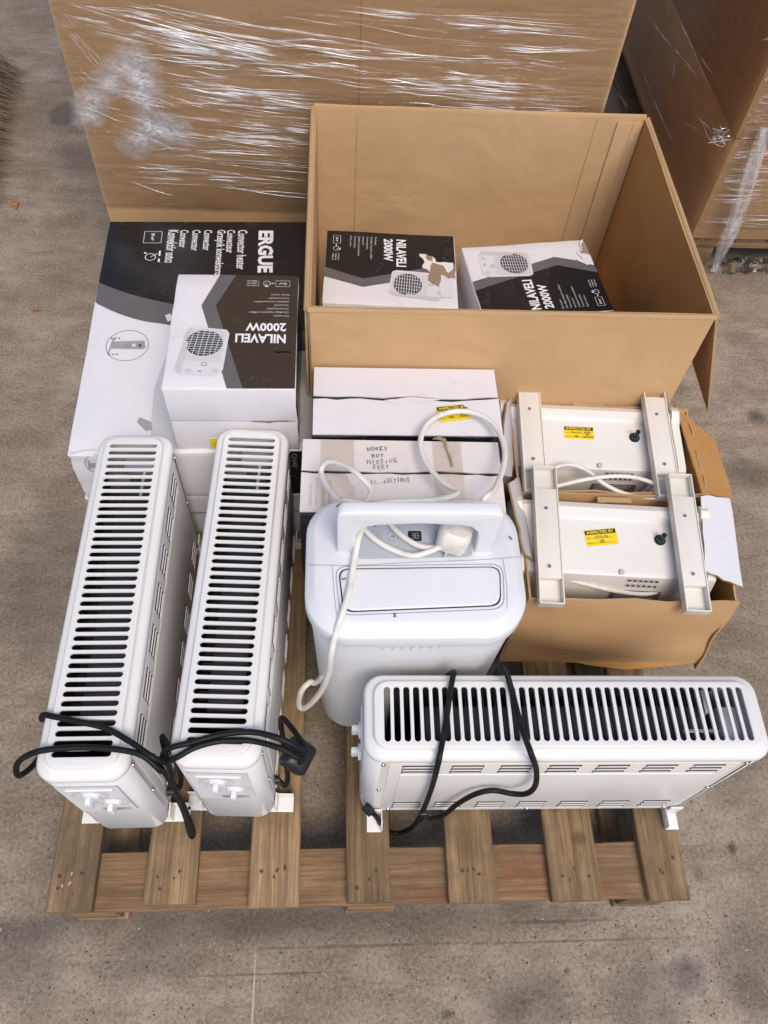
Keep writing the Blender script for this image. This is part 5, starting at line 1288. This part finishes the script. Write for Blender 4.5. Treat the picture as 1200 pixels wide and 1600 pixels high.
for (n, xa, xb, ya, yb, ln, sl, jit) in ((30, 1118, 1150, 100, 215, (40, 110), .04, .10), (44, 1090, 1140, 215, 330, (40, 140), .06, .10), (16, 1085, 1110, 300, 350, (60, 140), .05, .06), (10, 1140, 1190, 0, 110, (20, 80), .1, .3)):
    for _ in range(n):
        px, py = rf.uniform(xa, xb), rf.uniform(ya, yb); l_ = rf.uniform(*ln); s_ = sl+rf.uniform(-jit, jit)
        a = sloc(px, py); c = sloc(px+l_, py+l_*s_)
        if a[0] < .005: a = (.006, a[1])
        L.append((a[0], a[1], c[0], c[1], rf.uniform(.002, .007), rf.uniform(.001, .004), rf.uniform(-.004, .004)))
folds(wr, lambda u, v, o: Vector((u, -o-.006, v)), L, 9)
def sleft(px, py): q = loc(wr, [at(px, py, 0, XS-.012)])[0]; return q.y, q.z
L = []
for (xa, ya, xb, yb) in ((1050, 0, 1118, 150), (1010, 20, 1100, 130), (1068, 190, 1110, 215), (1090, 180, 1114, 205), (1000, 100, 1060, 240), (962, 140, 985, 170), (1075, 60, 1120, 120), (1050, 160, 1060, 60), (1098, 190, 1120, 230)):
    a = sleft(xa, ya); c = sleft(xb, yb); L.append((a[0], a[1], c[0], c[1], .009, .003, 0))
folds(wr, lambda u, v, o: Vector((-o-.008, u, v)), L, 10)
b = NB(); c = loc(wr, [at(1117, 214, 1, YS-.012)])[0]; rt = random.Random(2)
for i in range(14): 
    a = c+Vector((rt.uniform(-.012, .012), rt.uniform(-.012, .006), rt.uniform(-.02, .016))); tube(b, [a, a+Vector((rt.uniform(-.02, .03), -.005, rt.uniform(-.02, .02))), a+Vector((rt.uniform(-.03, .05), -.002, rt.uniform(-.03, .03)))], .0008, 5, 3)
obj('bunched_film', b, M['film_crumple'], wr)
tail = [at(1195, 200, 1, YS-.03), at(1180, 255, 1, YS-.05), at(1165, 300, 1, YS-.055), at(1150, 345, 1, YS-.05), at(1132, 385, 1, YS-.06), at(1118, 415, 2, .012), at(1114, 424, 2, .010)]
b = NB()
for k_ in range(9):
    o_ = Vector((rt.uniform(-.018, .018), rt.uniform(-.01, .01), 0)); P_ = loc(wr, [q+o_*(.3+.9*math.sin(PI*min(1, i/5))) for i, q in enumerate(tail)])
    Q_ = cr(P_, 5); w_ = rt.uniform(.006, .014); an = rt.uniform(0, 3)
    vv = [(b.verts.new(q+Vector((math.cos(an+i*.2), math.sin(an+i*.2), 0))*w_), b.verts.new(q-Vector((math.cos(an+i*.2), math.sin(an+i*.2), 0))*w_)) for i, q in enumerate(Q_)]
    for A, B in zip(vv[:-1], vv[1:]): b.faces.new((A[0], A[1], B[1], B[0]))
obj('film_tail', b, M['film_crumple'], wr, ang=60)
b = NB(); rt = random.Random(6)
G = {}
for i in range(14):
    for j in range(6):
        p = at(1112+i*7, 408+j*5, 2, 0); G[i, j] = b.verts.new(loc(wr, [(p.x, p.y, .004+rt.uniform(0, .022))])[0])
for i in range(13):
    for j in range(5): b.faces.new((G[i, j], G[i+1, j], G[i+1, j+1], G[i, j+1]))
obj('loose_film', b, M['film'], wr, ang=5)

# ------------------------------------------------------------------ broom at the edge of the floor
br_ = thing('broom', 'wide brown bristle broom lying at the edge of the floor', 'broom', (-.765, 2.56, 0), R(6))
b = NB(); bx(b, -.05, .03, -.42, .42, .07, .11, .008); obj('head', b, M['wood'], br_)
b = NB(); tube(b, [(-.01, 0, .10), (-.7, .02, .45), (-1.4, .04, .8)], .013, 12, 4); obj('handle', b, M['wood'], br_)
b = NB(); rb = random.Random(12)
for i in range(5200):
    x = rb.uniform(-.045, .028); y = rb.uniform(-.415, .415); sp_ = rb.uniform(.01, .13)*(x+.055)/.08
    a = Vector((x, y, .072)); m_ = Vector((x+sp_*.5, y+rb.uniform(-.02, .01), .045)); e_ = Vector((x+sp_*1.15, y+rb.uniform(-.05, .02), rb.uniform(.002, .022)))
    w_ = Vector((rb.uniform(-.3, .3), 1, 0)).normalized()*.0011
    vs = [b.verts.new(q) for q in (a-w_, a+w_, m_+w_, m_-w_, e_)]
    mi = rb.choice((0, 0, 1)); b.faces.new((vs[0], vs[1], vs[2], vs[3])).material_index = mi; b.faces.new((vs[3], vs[2], vs[4])).material_index = mi
obj('bristles', b, [M['bristle'], plastic('bristle_dark', (.055, .042, .034), .7)], br_, False, kind='stuff')
# dry leaves
for (px, py, s, rz_, lab) in ((24, 322, .022, .4, 'curled orange dry leaf on the floor near the broom'), (55, 486, .012, 1.6, 'small orange leaf scrap on the floor beside the large box')):
    p = at(px, py, 2, .0); b = NB()
    pts = [(0, -1.0), (.35, -.6), (.5, -.1), (.75, .1), (.4, .35), (.3, .7), (0, 1.05), (-.3, .7), (-.45, .3), (-.7, .05), (-.4, -.2), (-.3, -.7)]
    fill(b, [[(a*s, c*s) for a, c in pts]], lambda u, v: Vector((u, v, .003+abs(u)*.6+.10*v*v/s))); sub(b, s*.4, 3)
    tube(b, [(0, -s, .004), (.1*s, -1.4*s, .006), (.3*s, -1.8*s, .002)], s*.05, 6, 3)
    o = obj('dry_leaf', b, M['leaf'], None, ang=80); o.location = p; o.rotation_euler = (0, 0, rz_); o['label'] = lab; o['category'] = 'leaf'; o['group'] = 'dry leaves on the floor'
